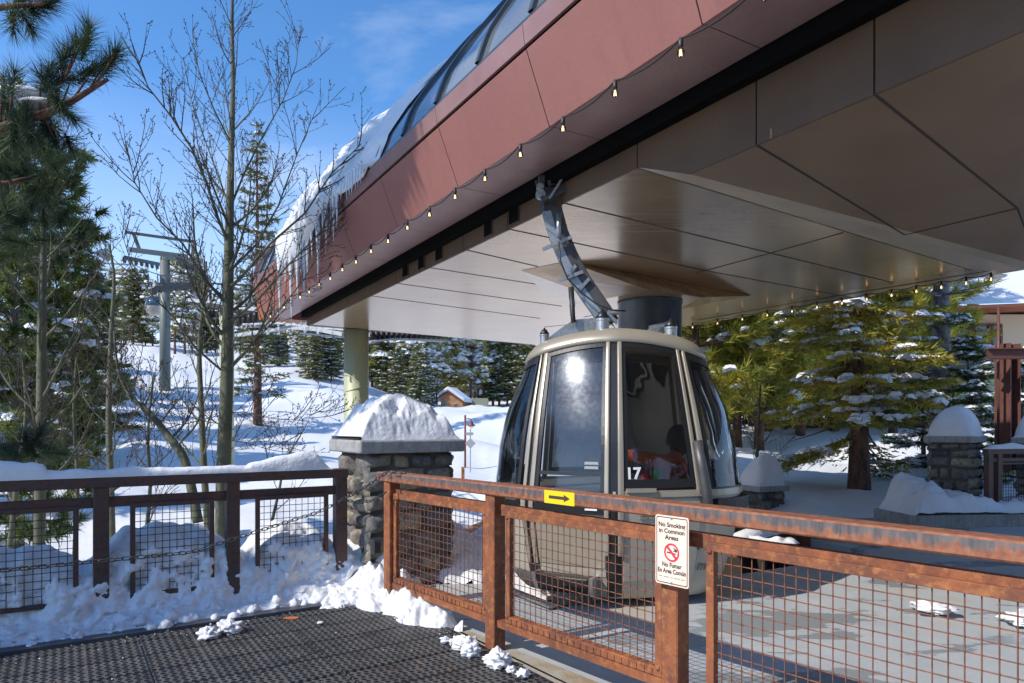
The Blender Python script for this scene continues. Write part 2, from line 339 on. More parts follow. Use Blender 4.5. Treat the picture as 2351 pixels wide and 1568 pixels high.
def matmat():       # rubber mat with rows of oval holes, modules marked by thin ribs
    m, n, l, b = nodes_mat('perforated_rubber'); b.inputs['Roughness'].default_value = .55
    t = n.new('ShaderNodeTexCoord'); s = n.new('ShaderNodeSeparateXYZ'); l.new(t.outputs['Object'], s.inputs[0])
    def math_(op, a, b_=None, c=None):
        q = n.new('ShaderNodeMath'); q.operation = op
        for i, x in enumerate((a, b_, c)):
            if x is None: continue
            if isinstance(x, (int, float)): q.inputs[i].default_value = x
            else: l.new(x, q.inputs[i])
        return q.outputs[0]
    def cell(o, p): return math_('SUBTRACT', math_('FRACT', math_('DIVIDE', o, p)), .5)
    row = math_('FLOOR', math_('DIVIDE', s.outputs[1], .03639)); cx = cell(math_('ADD', s.outputs[0], math_('MULTIPLY', math_('MODULO', row, 2), .010)), .04476); cy = cell(s.outputs[1], .03639)
    d = math_('ADD', math_('MULTIPLY', math_('POWER', math_('ABSOLUTE', cx), 2), 8.5), math_('MULTIPLY', math_('POWER', math_('ABSOLUTE', cy), 2), 6.0))
    mr = n.new('ShaderNodeMapRange'); mr.inputs[1].default_value = .75; mr.inputs[2].default_value = 1.15; l.new(d, mr.inputs[0])
    mu = math_('MINIMUM', math_('ABSOLUTE', math_('SUBTRACT', math_('FRACT', math_('DIVIDE', math_('ADD', s.outputs[0], 10.0*.3133), .3133)), .5)), .5)
    mv = math_('ABSOLUTE', math_('SUBTRACT', math_('FRACT', math_('DIVIDE', math_('ADD', s.outputs[1], 10*.3275), .3275)), .5))
    edge = math_('GREATER_THAN', mu, .483); dark = math_('GREATER_THAN', mv, .480)
    z = n.new('ShaderNodeTexNoise'); z.inputs['Scale'].default_value = 6; z.inputs['Detail'].default_value = 8; l.new(t.outputs['Object'], z.inputs['Vector'])
    rr = n.new('ShaderNodeValToRGB'); rr.color_ramp.elements[0].color = (.055, .055, .054, 1); rr.color_ramp.elements[0].position = .3; rr.color_ramp.elements[1].color = (.13, .127, .12, 1); rr.color_ramp.elements[1].position = .7; l.new(z.outputs[0], rr.inputs[0])
    f = math_('MULTIPLY', math_('MAXIMUM', mr.outputs[0], edge), math_('SUBTRACT', 1, dark))
    mi = n.new('ShaderNodeMixRGB'); mi.inputs[1].default_value = (.003, .003, .003, 1); l.new(f, mi.inputs[0]); l.new(rr.outputs[0], mi.inputs[2]); l.new(mi.outputs[0], b.inputs['Base Color'])
    hb = math_('ADD', f, math_('MULTIPLY', edge, .3))
    bp = n.new('ShaderNodeBump'); bp.inputs['Strength'].default_value = 1; bp.inputs['Distance'].default_value = .012; l.new(hb, bp.inputs['Height']); l.new(bp.outputs[0], b.inputs['Normal'])
    return m
M['mat'] = matmat()
def floormat():
    m, n, l, b = nodes_mat('wet_concrete'); t = n.new('ShaderNodeTexCoord')
    def noi(sc, lo, hi, det=7, st=None):
        src = t.outputs['Object']
        if st:
            q = n.new('ShaderNodeMapping'); q.inputs['Scale'].default_value = st; q.inputs['Rotation'].default_value = (0, 0, .9); l.new(src, q.inputs[0]); src = q.outputs[0]
        z = n.new('ShaderNodeTexNoise'); z.inputs['Scale'].default_value = sc; z.inputs['Detail'].default_value = det; z.inputs['Roughness'].default_value = .6; l.new(src, z.inputs['Vector'])
        r = n.new('ShaderNodeMapRange'); r.inputs[1].default_value = lo; r.inputs[2].default_value = hi; l.new(z.outputs[0], r.inputs[0]); return r.outputs[0]
    def mixc_(f, a, c):
        q = n.new('ShaderNodeMixRGB'); l.new(f, q.inputs[0])
        for i, x in ((1, a), (2, c)):
            if isinstance(x, tuple): q.inputs[i].default_value = (*x, 1)
            else: l.new(x, q.inputs[i])
        return q.outputs[0]
    a = mixc_(noi(3.2, .35, .7), (.36, .385, .40), (.43, .45, .455))
    a = mixc_(noi(.9, .60, .70), a, (.42, .36, .28))
    wet = noi(.8, .56, .575, 5, (1, 2.6, 1)); a = mixc_(wet, a, (.26, .28, .295))
    a = mixc_(noi(2.0, .68, .70, 9, (1, 3.5, 1)), a, (.06, .06, .06))
    sp = noi(70, .55, .8); a = mixc_(sp, a, (.24, .25, .25))
    l.new(a, b.inputs['Base Color'])
    q = n.new('ShaderNodeMapRange'); q.inputs[3].default_value = .62; q.inputs[4].default_value = .22; l.new(wet, q.inputs[0]); l.new(q.outputs[0], b.inputs['Roughness'])
    z = n.new('ShaderNodeTexNoise'); z.inputs['Scale'].default_value = 80; l.new(t.outputs['Object'], z.inputs['Vector']); bp = n.new('ShaderNodeBump'); bp.inputs['Strength'].default_value = .2; bp.inputs['Distance'].default_value = .01; l.new(z.outputs[0], bp.inputs['Height']); l.new(bp.outputs[0], b.inputs['Normal'])
    return m
M['floor'] = floormat()
def sidingmat():
    m, n, l, b = nodes_mat('lapped_green_siding'); b.inputs['Roughness'].default_value = .8; t = n.new('ShaderNodeTexCoord'); w = n.new('ShaderNodeTexWave')
    w.wave_type = 'BANDS'; w.bands_direction = 'Z'; w.wave_profile = 'SAW'; w.inputs['Scale'].default_value = 1.6; l.new(t.outputs['Object'], w.inputs['Vector'])
    r = n.new('ShaderNodeValToRGB'); r.color_ramp.elements[0].color = (.20, .23, .15, 1); r.color_ramp.elements[1].color = (.36, .41, .27, 1); r.color_ramp.elements[1].position = .18; l.new(w.outputs[1], r.inputs[0]); l.new(r.outputs[0], b.inputs['Base Color']); return m
M['siding'] = sidingmat()
# ------------------------------------------------------------------ frames of the place
UU = Vector((.835, .55, 0)); VV = Vector((-.55, .835, 0))
def UV(u, v, z=0): return UU*u+VV*v+Vector((0, 0, z))
NN = Vector((.857, .5155, 0)); EE = Vector((-.5155, .857, 0))
def DS(d, s, z=0): return NN*d+EE*s+Vector((0, 0, z))
def rotm(ax, ay): return Matrix((ax, ay, Vector((0,0,1)))).transposed()
MUV = rotm(UU, VV)
# ------------------------------------------------------------------ terrain
TL = [(0,-1.2),(5,-1.2),(8,-1.5),(14,-1.9),(22,-1.5),(32,-.6),(45,.9),(60,3.4),(80,7.4),(100,11),(130,15),(200,24),(400,45),(900,70)]
TM = [(0,-1.2),(6,-1.2),(10,-1.6),(18,-1.8),(28,-1.0),(40,.3),(60,2.7),(80,3.3),(100,4.8),(140,11),(300,40),(900,70)]
TR = [(0,-1.2),(6,-1.1),(9,-1.0),(11.5,-.45),(14,.1),(17,.55),(21,.85),(28,1.05),(40,1.5),(60,2.5),(100,5),(200,15),(400,30),(900,50)]
def tab(T, r):
    for i in range(len(T)-1):
        if r <= T[i+1][0]:
            a, b = T[i], T[i+1]; t = (r-a[0])/(b[0]-a[0]); return a[1]+(b[1]-a[1])*t
    return T[-1][1]
def terr(x, y, fine=True):
    r = math.hypot(x, y)
    if r < .01: return -1.2
    if y < 0: return -1.2+max(0, r-20)*.03
    a = x/max(y, r*.3)
    wl_ = 1-sst(-.30, -.10, a); wr_ = sst(.02, .27, a); wm = max(0, 1-wl_-wr_)
    z = tab(TL, r)*wl_+tab(TM, r)*wm+tab(TR, r)*wr_
    if fine:
        z += fbm((x, y, 0), .10, 3)*min(1.0, r/30)*.9*sst(9, 22, r)
        z += fbm((x, y, 0), .55, 4, 3)*.13*sst(7, 12, r)*(1-sst(60, 120, r)*.5)
        z += fbm((x, y, 0), 2.3, 3, 5)*.035*sst(7, 10, r)*(1-sst(20, 50, r))
    return z
mb = MB(); rings = [0.0]+[4.5*(1.034**i) for i in range(160)]; rings = [r for r in rings if r < 900]+[1400, 2400]
angs = [-62+124*i/330 for i in range(331)]+[62+236*i/40 for i in range(1, 40)]
vs = []; fs = []; NA = len(angs)
for r in rings:
    for a in angs:
        x = r*math.sin(R(a)); y = r*math.cos(R(a)); vs.append((x, y, terr(x, y)))
for i in range(len(rings)-1):
    for k in range(NA):
        k2 = (k+1) % NA; fs.append((i*NA+k, i*NA+k2, (i+1)*NA+k2, (i+1)*NA+k))
mb.add(vs, fs); tag(mb.build('ground', M['snow'], smooth=True, fix=False), kind='structure')
# ------------------------------------------------------------------ platform slab
fp = [(-11,-6),(15,-6),(15,10.6),tuple(DS(9.6,6.9)[:2]),tuple(DS(8.0,5.9)[:2]),tuple(DS(7.6,4.62)[:2]),tuple(DS(5.0,4.56)[:2]),tuple(DS(3.1,4.5)[:2]),tuple(DS(3.1,6.3)[:2]),(-.9,6.75),tuple(UV(2.4,5.98)[:2]),tuple(UV(-6,5.98)[:2])]
from mathutils.geometry import tessellate_polygon
mb = MB(); tp = tessellate_polygon([[Vector((x, y, 0)) for x, y in fp]]); nf = len(fp)
mb.add([(x, y, -.35) for x, y in fp]+[(x, y, -.02) for x, y in fp], [tuple(t) for t in tp]+[tuple(i+nf for i in t) for t in tp]+[(i, (i+1)%nf, nf+(i+1)%nf, nf+i) for i in range(nf)]); tag(mb.build('pavement', M['floor']), kind='structure')
# ------------------------------------------------------------------ rubber mats
def make_mat(u0, v0, w, l):
    m_ = MB(); m_.box((w/2, l/2, -.008), (w-.012, l-.012, .022))
    me_o = m_.build('rubber_mat', M['mat'])
    me = me_o.data
    for p in me.vertices: p.co += me_o.location
    me_o.location = UV(u0, v0, .0); me_o.rotation_euler = (0, 0, math.atan2(UU.y, UU.x)); bevel(me_o, .006, 2)
    return me_o
proto = None
cols_ = [(-1.447,), (-.507,), (.433,), (1.373,)]
rows_ = [5.17, 3.86, 2.55, 1.24]
rn = {5.17: 'the cut row edging the snow bank', 3.86: 'the second row from the dark railing', 2.55: 'the third row from the dark railing'}
cn = ['far left', 'left', 'middle', 'right']
for j, v0 in enumerate(rows_[:3]):
    for i, (u0,) in enumerate(cols_):
        ln = 1.31 if v0 < 5 else .15
        if v0 > 5 or proto is None: o = make_mat(u0, v0, .94, ln)
        else: o = proto.copy(); C.objects.link(o); o.location = UV(u0, v0, .0)
        if v0 < 5 and proto is None: proto = o
        tag(o, 'black rubber mat, %s in %s' % (cn[i], rn[v0]), 'floor mat', 'black rubber floor mats in the foreground')

# ------------------------------------------------------------------ corner railings
def wire_panel(A, d, W, z0, z1, fr, wires, name_par, mats, pitch=.0508, bar=.04, wr=.0028, bottom=None):
    """mesh panel in the vertical plane through A along d: frame + wires as one 'mesh_panel' part with a frame sub-part"""
    nrm = Vector((-d.y, d.x, 0))
    w = MB(); n = max(1, int(round(W/pitch))); q = W/n
    for i in range(1, n): w.tube([A+d*(i*q)+V(0,0,z0), A+d*(i*q)+V(0,0,z1)], wr, 5, cap=False)
    nz_ = max(1, int(round((z1-z0)/pitch))); qz = (z1-z0)/nz_
    for k in range(1, nz_): w.tube([A+V(0,0,z0+k*qz)+nrm*wr*2, A+d*W+V(0,0,z0+k*qz)+nrm*wr*2], wr, 5, cap=False)
    o = w.build('wire_mesh', wires, name_par, smooth=True)
    f = MB(); b = bar
    f.bar(A+V(0,0,z0-.001), A+V(0,0,z1+.001), b, b*.9, up=tuple(nrm)); f.bar(A+d*W+V(0,0,z0-.001), A+d*W+V(0,0,z1+.001), b, b*.9, up=tuple(nrm))
    f.bar(A-d*b/2+V(0,0,z1+b/2), A+d*(W+b/2)+V(0,0,z1+b/2), b, b, up=(0,0,1)); f.bar(A-d*b/2+V(0,0,z0-b/2), A+d*(W+b/2)+V(0,0,z0-b/2), b, b, up=(0,0,1))
    fo = f.build('frame', fr, o); bevel(fo, .003, 2)
    return o
# right railing (rusty)
RD = Vector((.632, -.775, 0)).normalized(); RN = Vector((-RD.y, RD.x, 0)) # RN points away from viewer side
if RN.y < 0: RN = -RN
RQ = Vector((-1.055, 5.53, 0))+RN*.05
rf = empty('railing', RQ, 'rusty orange steel railing with wire mesh panels in front of the gondola cabin', 'railing')
mb = MB(); A = RQ-RD*.06+V(0,0,1.03); Bp = RQ+RD*5.6+V(0,0,1.03); mb.bar(A, Bp, .13, .075, bev=.008)
bv = mb.build('top_rail', M['rail'], rf)
# keep local z of the rail near 0..0.075 for its material
bv.location = (0, 0, .9925)
for p in bv.data.vertices: p.co.z -= .9925
rp = [.075, 1.435, 2.87, 4.40]
for i, s in enumerate(rp):
    mb = MB(); mb.bar(RQ+RD*s+V(0,0,-.02), RQ+RD*s+V(0,0,.9915), .098, .098, up=tuple(RN), bev=.006)
    mb.build('post', M['rust'], rf)
for i in range(3):
    s0, s1 = rp[i]+.05, rp[i+1]-.05
    w0 = s0+(.03, .10, .16)[i]; w1 = s1-.04
    wire_panel(RQ+RD*w0, RD, w1-w0, .235, .86, M['rust'], M['rust_wire'], rf, None, bar=.042)
    mb = MB()
    mb.bar(RQ+RD*s0+V(0,0,.898)+RN*.028, RQ+RD*s1+V(0,0,.898)+RN*.028, .045, .07); mb.build('mid_rail', M['rust'], rf)
    mb = MB(); mb.bar(RQ+RD*s0+V(0,0,.168), RQ+RD*s1+V(0,0,.168), .05, .045)
    mb.bar(RQ+RD*w0+V(0,0,.2155)+RN*.024, RQ+RD*w1+V(0,0,.2155)+RN*.024, .004, .05)
    n = int((w1-w0)/.0508)
    for k in range(n): mb.box(RQ+RD*(w0+.0508*(k+.6))+V(0,0,.212)-RN*.0235, (.028, .004, .03), rotm(RD, RN), m=0)
    mb.build('bottom_rail', M['rust'], rf)
    for (sx_, sz_) in ((w0, .86), (w1, .86), (w0, .235), (w1, .235)):
        mb = MB(); mb.lathe(RQ+RD*sx_+V(0,0,sz_)-RN*.019, [(.0125,0),(.0125,.006),(.006,.011)], 10, axis=-RN); mb.build('bolt', M['rust'], rf)
# left railing (dark)
lf = empty('railing', UV(0, 5.79, 0), 'dark brown steel railing with snow heaped through its mesh panels, at left', 'railing')
LP_ = [-1.66, -.72, .235, 1.135, 2.02]
mb = MB(); mb.bar(UV(-3.4,5.79,1.032), UV(2.07,5.79,1.032), .13, .076, bev=.006); mb.build('top_rail', M['rust_dark'], lf)
mb = MB(); mb.bar(UV(-3.4,5.80,.885), UV(2.0,5.80,.885), .05, .075, bev=.004); mb.build('mid_rail', M['rust_dark'], lf)
for s in LP_:
    mb = MB(); mb.bar(UV(s,5.79,-.02), UV(s,5.79,.9935), .10, .10, up=tuple(VV), bev=.006); mb.build('post', M['rust_dark'], lf)
for i in range(4):
    g0, g1 = (.20, .155) if i < 3 else (.19, .13)
    A = UV(LP_[i]+g0, 5.77, 0); wire_panel(A, UU, LP_[i+1]-g1-(LP_[i]+g0), .20, .835, M['rust_dark'], M['dark_wire'], lf, None, bar=.034)
# ------------------------------------------------------------------ snow against the dark railing
def topz(u):
    pk = [(-1.15,.60,.50),(-.33,.56,.36),(.58,.66,.42),(1.60,.61,.30)]
    z = .40
    for c, h, w in pk: z = max(z, .40+(h-.40)*math.exp(-abs((u-c-.05)/w)**(2.0 if u > c else 3.2)))
    return z+.11*noise.noise(Vector((u*2.6, 0, 7)))+.05*noise.noise(Vector((u*9, 0, 3)))
prof = [(5.44,-.004),(5.48,.04),(5.55,.07),(5.62,.11),(5.70,.17),(5.74,.25),(5.750,.35),(5.757,.46),(5.772,.60),(5.792,.76),(5.83,.90),(5.92,1.0),(6.1,1.03),(6.3,.92),(6.6,.4),(7.2,-1.2)]
def bankp(a, b):
    u = -3.2+5.42*a; t = b*(len(prof)-1); i = min(int(t), len(prof)-2); f = t-i
    v = prof[i][0]+(prof[i+1][0]-prof[i][0])*f; k = prof[i][1]+(prof[i+1][1]-prof[i][1])*f
    tz = topz(u); z = k*tz if k > 0 else (k*.9)
    if 0 < k < 1 and t > 4: pass
    p = Vector((u, v, z)); rough_ = 1-.6*sst(.55, .95, k) if t < 11 else .35
    ds = fbm((u, v*.5, z), 2.6, 2, 1)*.055+fbm((u, v, z), 7, 4, 2)*.045*(.5+rough_)+abs(noise.noise(Vector((u*16, v*6, z*16))))*.026*(.35+rough_)
    v2 = v-ds*(1.0 if t < 11 else .3); z2 = z+fbm((u, v, z), 5, 4, 9)*.03*(.3+rough_)
    if t < 1.2: z2 = -.02+ (z2+.02)*t/1.2
    if t < 5: v2 += noise.noise(Vector((u*1.8, 3, 0)))*.05*(1-t/5)+noise.noise(Vector((u*7, 5, 0)))*.035*(1-t/5)
    return UV(u, v2, z2)
mb = MB(); mb.grid(bankp, 430, 90)
rnd = random.Random(8)
for _ in range(150):
    u = rnd.uniform(-3.0, 2.0); v = 5.52-abs(rnd.gauss(0, .065)); r0 = rnd.choice((.010,.014,.02,.03,.045))*rnd.uniform(.7,1.2); sd_ = rnd.random()*50; c0 = UV(u, v, r0*.5+(.03 if v > 5.5 else -.005))
    def fcr(a, b):
        q = Vector((math.cos(6.283*a)*math.sin(math.pi*b), math.sin(6.283*a)*math.sin(math.pi*b), math.cos(math.pi*b))); return c0+q*r0*(1+.5*noise.noise(q*1.7+V(sd_,0,0)))
    mb.grid(fcr, 8, 6, wrapu=True)
tag(mb.build('snow_bank', M['snow_dirty'], smooth=True), 'lumpy snow heaped against and through the dark railing mesh', 'snow bank')
mb = MB(); mb.box(UV(-.6, 5.395, .004), (5.6, .11, .03), MUV); tag(mb.build('edge_plate', mat('dark_edge_steel', (.09,.10,.12), .45, .5)), 'dark steel edge plate between the rubber mats and the snow bank', 'edge plate')
kp = [UV(2.318, 5.3), UV(2.318, 1.0), Vector((3.0,0,0)), RQ+RD*5.6+RN*.10, RQ+RN*.10, UV(2.32, 5.8)]
def tanmat():
    return mat('tan_stained_concrete', (.36,.33,.27), .7, bump=(60,.3), var=[(3.0, (.30,.22,.13), .45, .6), (2.0, (.34,.36,.36), .52, .62), (5, (.16,.17,.17), .62, .66)])
mb = MB(); mb.prism([Vector((p.x,p.y,-.019)) for p in kp], (0,0,.004)); tag(mb.build('kerb_strip', tanmat()), kind='structure')
# snow on top of the dark rail
def railsnow(a, b):
    u = -3.3+5.25*a; t = math.pi*b
    h = .055+.045*max(0, noise.noise(Vector((u*1.6, 4, 0))))+.02*noise.noise(Vector((u*6, 1, 0)))
    if u > 1.25: h += .095*math.exp(-((u-1.72)/.33)**2)
    if u < -.1: h += .07*math.exp(-((u+.35)/.35)**2)
    h *= sst(0, .02, a)*sst(1, .97, a)
    w = .066+.014*noise.noise(Vector((u*4, 2, 3)))
    p = UV(u, 5.79-math.cos(t)*w, 1.069+math.sin(t)**.6*h+.008*noise.noise(Vector((u*20, b*6, 0)))*math.sin(t)); return p
mb = MB(); mb.grid(railsnow, 260, 10); tag(mb.build('snow_strip', M['snow'], smooth=True), 'long uneven strip of snow lying on top of the dark railing', 'snow')
# ------------------------------------------------------------------ loose snow lumps
def lump(c, r, seed, label, sq=.7, nn=34, grp='small snow lumps on the mats'):
    mb = MB(); c = Vector(c)
    def f(a, b):
        th = 2*math.pi*a; ph = math.pi*b
        q = Vector((math.cos(th)*math.sin(ph), math.sin(th)*math.sin(ph), math.cos(ph)))
        k = 1+fbm(q, 1.6, 4, seed)*.6+fbm(q, 5.5, 3, seed+3)*.20
        p = q*r*k; p.z *= sq; p = p+c; p.z = max(p.z, .002); return p
    mb.grid(f, nn, nn, wrapu=True)
    return tag(mb.build('snow_lump', M['snow'], smooth=True), label, 'snow lump', grp)
def LG(x, y, r, seed, label, sq=.7, nn=34, grp='small snow lumps on the mats'):
    p = G(x, y, .015); return lump((p.x, p.y, .015+r*sq*.35), r, seed, label, sq, nn, grp)
LG(478,1461,.062,1,'jagged snow lump on the mats, left of a flatter one, before the dark railing')
LG(528,1448,.072,2,'flatter snow lump on the mats, right of a jagged one, before the dark railing')
LG(1082,1500,.055,3,'rounded snow lump on the mat beside the foot of the second rusty post',.8)
LG(1068,1484,.075,4,'broad snow lump at the mat edge left of the second rusty post',.6)
LG(1046,1478,.04,14,'small snow lump left of the broad lump at the mat edge')
LG(1022,1472,.03,15,'leftmost crumb of snow in the cluster at the mat edge')
LG(1145,1525,.072,5,'crumbly snow lump at the foot of the second rusty post',.75)
LG(1120,1516,.03,6,'small snow piece left of the crumbly lump at the post foot')
LG(1174,1540,.028,7,'tiny snow piece right of the crumbly lump at the post foot')
LG(1200,1550,.035,8,'pointed chip of snow near the front corner of the mats')
LG(735,1430,.022,9,'sliver of snow alone in the middle of the mats',.3)
LG(2142,1400,.13,10,'flat snow patch lying on the wet concrete behind the rusty railing',.35,grp='snow lumps on the concrete')
LG(2350,1425,.12,12,'snow patch at the right edge on the wet concrete',.4,grp='snow lumps on the concrete')
# snow pile at the foot of the stone pillar and first rusty post
def pile(cs, name, label, nu=110, nv=110, x0=-2, x1=0, y0=4, y1=7, rough_=.05, seed=0, base=-.03):
    mb = MB()
    def f(a, b):
        x = x0+(x1-x0)*a; y = y0+(y1-y0)*b; z = -.2
        for (cx, cy, r, h) in cs:
            d = math.hypot(x-cx, y-cy)/r
            z = max(z, h*(1.25*max(0, 1-d)**.9-.03) if d < 1.1 else -.2)
        z2 = z+fbm((x, y, 0), 4.5, 4, seed)*rough_*1.2+abs(noise.noise(Vector((x*15, y*15, seed))))*rough_*.8
        return Vector((x, y, max(base, z2)))
    mb.grid(f, nu, nv); keep = [i for i, fc in enumerate(mb.f) if max(mb.v[j][2] for j in fc) > base+.004]
    mb.f = [mb.f[i] for i in keep]; mb.m = [0]*len(mb.f)
    return tag(mb.build(name, M['snow'], smooth=True), label, 'snow pile')
def gp(x, y): p = G(x, y, 0); return p.x, p.y
cs = []
for (x, y, r, h) in [(850,1362,.26,.24),(872,1370,.24,.20),(900,1385,.26,.17),(940,1402,.22,.15),(975,1418,.20,.13),(1003,1430,.13,.10),(925,1370,.2,.22),(955,1385,.18,.16),(985,1400,.16,.12),(862,1345,.2,.34),(885,1348,.2,.30),(810,1372,.22,.10),(770,1385,.16,.06),(1060,1440,.05,.02)]:
    a_, b_ = gp(x, y); cs.append((a_, b_, r, h))
pile(cs, 'snow_pile', 'crusty snow piled at the foot of the stone pillar and first rusty post', 170, 150, -2.0, -.35, 4.6, 6.35, .055, 3)
pile([(-.75,7.1,.75,.42),(-.2,7.3,.6,.34),(-1.1,7.0,.6,.30),(.1,7.0,.4,.2),(-.55,6.75,.45,.2)], 'snow_pile', 'rounded snow heap beyond the first mesh panel, beside the stone pillar', 80, 80, -2, .9, 6.3, 8.6, .05, 6, -1.2)
# ------------------------------------------------------------------ stone pillars
def stone_wall(mb, O, d, up, nrm, W, H, seed, s0=.16, ragged=.03):
    rnd = random.Random(seed); z = 0; tints = []
    while z < H-.02:
        h = min(rnd.uniform(.7, 1.35)*s0, H-z)
        if H-z-h < .05: h = H-z
        x = -.02
        while x < W:
            w = rnd.uniform(.9, 2.3)*s0
            if W-x-w < .08: w = W-x+.02
            dp = rnd.uniform(.02, .055); base = rnd.choice([(.20,.185,.16),(.15,.14,.13),(.26,.235,.19),(.12,.12,.125),(.30,.26,.19),(.17,.16,.15)])
            k = rnd.uniform(.8, 1.2); o = rnd.random()*50; N = 9; b0 = len(mb.v); g = .008
            tl = [rnd.uniform(-.018, .018) for _ in range(4)]
            for j in range(N+1):
                for i in range(N+1):
                    a = i/N; b = j/N
                    ea = min(a, 1-a)*2; eb = min(b, 1-b)*2
                    pil = (1-(1-ea)**4)*(1-(1-eb)**4)
                    xx = x+g+(w-2*g)*a+tl[0]*(1-b)*(1-a)+tl[1]*b*a; zz = z+g+(h-2*g)*b+tl[2]*a+tl[3]*(1-a)*.7
                    q = O+d*xx+up*min(H, max(0, zz)); n_ = fbm((xx+o, zz, o), 9, 4)*.022
                    mb.v.append(tuple(q+nrm*(-.03+pil*(dp+.03+n_)+ (n_*.3)))); tints.append(tuple(c*k for c in base))
            for j in range(N):
                for i in range(N):
                    p = b0+j*(N+1)+i; mb.f.append((p, p+1, p+N+2, p+N+1)); mb.m.append(0)
            x += w
        z += h
    return tints
def pillar(corner, dr, dl, Wr, Wl, zb, zt, caph, label, seed, over=.09, mound=.42, s0=.16, ms=None, mseed=0):
    """corner = near cap corner on the ground plan; dr/dl directions of its two visible sides"""
    root = empty('stone_pillar', (*(corner+dr*Wr/2+dl*Wl/2).to_2d(), zb), label, 'pillar')
    c = corner; up = V(0,0,1)
    mb = MB(); mb.prism([c+V(0,0,zt-caph), c+dr*Wr+V(0,0,zt-caph), c+dr*Wr+dl*Wl+V(0,0,zt-caph), c+dl*Wl+V(0,0,zt-caph)], (0,0,caph))
    o = mb.build('cap', M['cap'], root); bevel(o, .018, 3)
    i = c+(dr+dl)*over; Wr2, Wl2 = Wr-2*over, Wl-2*over; H = zt-caph-zb
    mb = MB(); j = i+(dr+dl)*.02
    mb.prism([j+V(0,0,zb), j+dr*(Wr2-.04)+V(0,0,zb), j+dr*(Wr2-.04)+dl*(Wl2-.04)+V(0,0,zb), j+dl*(Wl2-.04)+V(0,0,zb)], (0,0,H-.003))
    mb.build('core', M['mortar'], root)
    mb = MB(); mb.tint = []
    fl = [(i, dr, -dl, Wr2), (i+dl*Wl2, -dl, -dr, Wl2), (i+dr*Wr2, dl, dr, Wl2), (i+dr*Wr2+dl*Wl2, -dr, dl, Wr2)]
    for k, (O, d, n_, W) in enumerate(fl): mb.tint += stone_wall(mb, O+V(0,0,zb), d, up, n_, W, H-.004, seed+k, s0)
    mb.build('stonework', M['stone'], root, smooth=True)
    # snow cap: separate thing
    mb = MB(); ctr = c+dr*Wr/2+dl*Wl/2
    def f(a, b):
        x = a*2-1; y = b*2-1; k = max(abs(x), abs(y)); q = c+dr*(Wr*(a*.96+.02))+dl*(Wl*(b*.96+.02))
        if ms == 'round': h = mound*max(0, 1-min(1, (x**4+y**4)**.25)**2.2)**.6*(.84+.20*x-.10*y)
        else: m1 = min((1-abs(x+.04))*1.0, (1-abs(y))*1.25); m1 = max(0, m1); h = mound*math.tanh(1.9*m1)/.97*(1+.07*noise.noise(Vector((q.x*2.2,q.y*2.2,5))))
        e = min(1, (1-k)*6)
        h += e*(fbm((q.x, q.y, 0), 3.5, 3, mseed)*.05 if ms != 'round' else fbm((q.x, q.y, 0), 1.5, 4, mseed)*.06)
        if ms != 'round': h -= e*max(0, noise.noise(Vector((q.x*9, q.y*9, mseed)))+.1)*.085+e*abs(noise.noise(Vector((q.x*20, q.y*20, 2))))*.03
        h = max(h, .0)
        return Vector((q.x, q.y, zt+.001+max(h, .0)+.02*e))
    mb.grid(f, 90, 90)
    # slight overhang skirt
    s = mb.build('snow_mound', M['snow'], smooth=True)
    return root, s
PD = Vector((.832, .554, 0)).normalized(); PL = Vector((-.554, .832, 0)).normalized()
_, s = pillar(Vector((-1.30, 5.85, 0)), PD, PL, 1.035, .82, -.9, 1.315, .115, 'big grey fieldstone pillar with concrete cap between the dark and rusty railings', 11, mound=.41, s0=.17, mseed=2)
tag(s, 'pitted mound of snow on the big stone pillar by the railings', 'snow', 'snow mounds on the pillars')
for (x0, x1, Y, ztop, zb, lab, slab, sd, mo) in [
    (1683, 1814, 12.2, .37, -1.0, 'low fieldstone pillar just right of the gondola cabin, standing in snow', 'smooth steep snow hump on the low pillar right of the cabin', 31, .62),
    (2117, 2269, 10.6, 1.28, -.7, 'dark fieldstone pillar between the fir trunk and the mesh fence at right', 'smooth snow hump, half in shade, on the pillar behind the right rail', 47, .50),
    (2318, 2470, 10.4, 1.26, -.7, 'fieldstone pillar cut by the right edge, beside the steel beams', 'snow hump on the pillar cut by the right edge', 59, .60)]:
    wv = (x1-x0)/F*Y; d1 = Vector((.93,.37,0)).normalized() if x0 < 2000 else Vector((.74,.67,0)).normalized(); d2 = Vector((-d1.y, d1.x, 0))
    # plan width seen = Wr*|..|+Wl*|..|
    W = wv/((d1.x-d1.y*((x0+x1)/2-CX)/F)+abs(d2.x-d2.y*((x0+x1)/2-CX)/F)*1.0)
    # near corner: seen where the right side starts
    fl = abs(d2.x-d2.y*((x0+x1)/2-CX)/F)*W
    xc = x0+fl*F/Y
    cpt = P(xc, HY, Y-.2); cpt.z = 0
    _, s = pillar(cpt, d1, d2, W, W, zb, ztop, .10, lab, sd, over=.07, mound=mo, s0=.15, ms='round', mseed=sd)
    tag(s, slab, 'snow', 'snow mounds on the pillars')
# wall lamp on the pillar
wl_o = empty('wall_light', P(862, 1262, 5.93), 'small dark bulkhead light low on the big stone pillar', 'light')
mb = MB(); c = P(862, 1255, 5.93); Mp = rotm(PD, PL); mb.box(c, (.075, .07, .13), Mp); o = mb.build('housing', M['col_dark'], wl_o); bevel(o, .012, 3)
mb = MB()
for k in range(5): mb.box(c+PD*(-.024+.012*k)-PL*.04, (.005, .012, .10), Mp)
mb.build('grille', M['galv_dark'], wl_o)
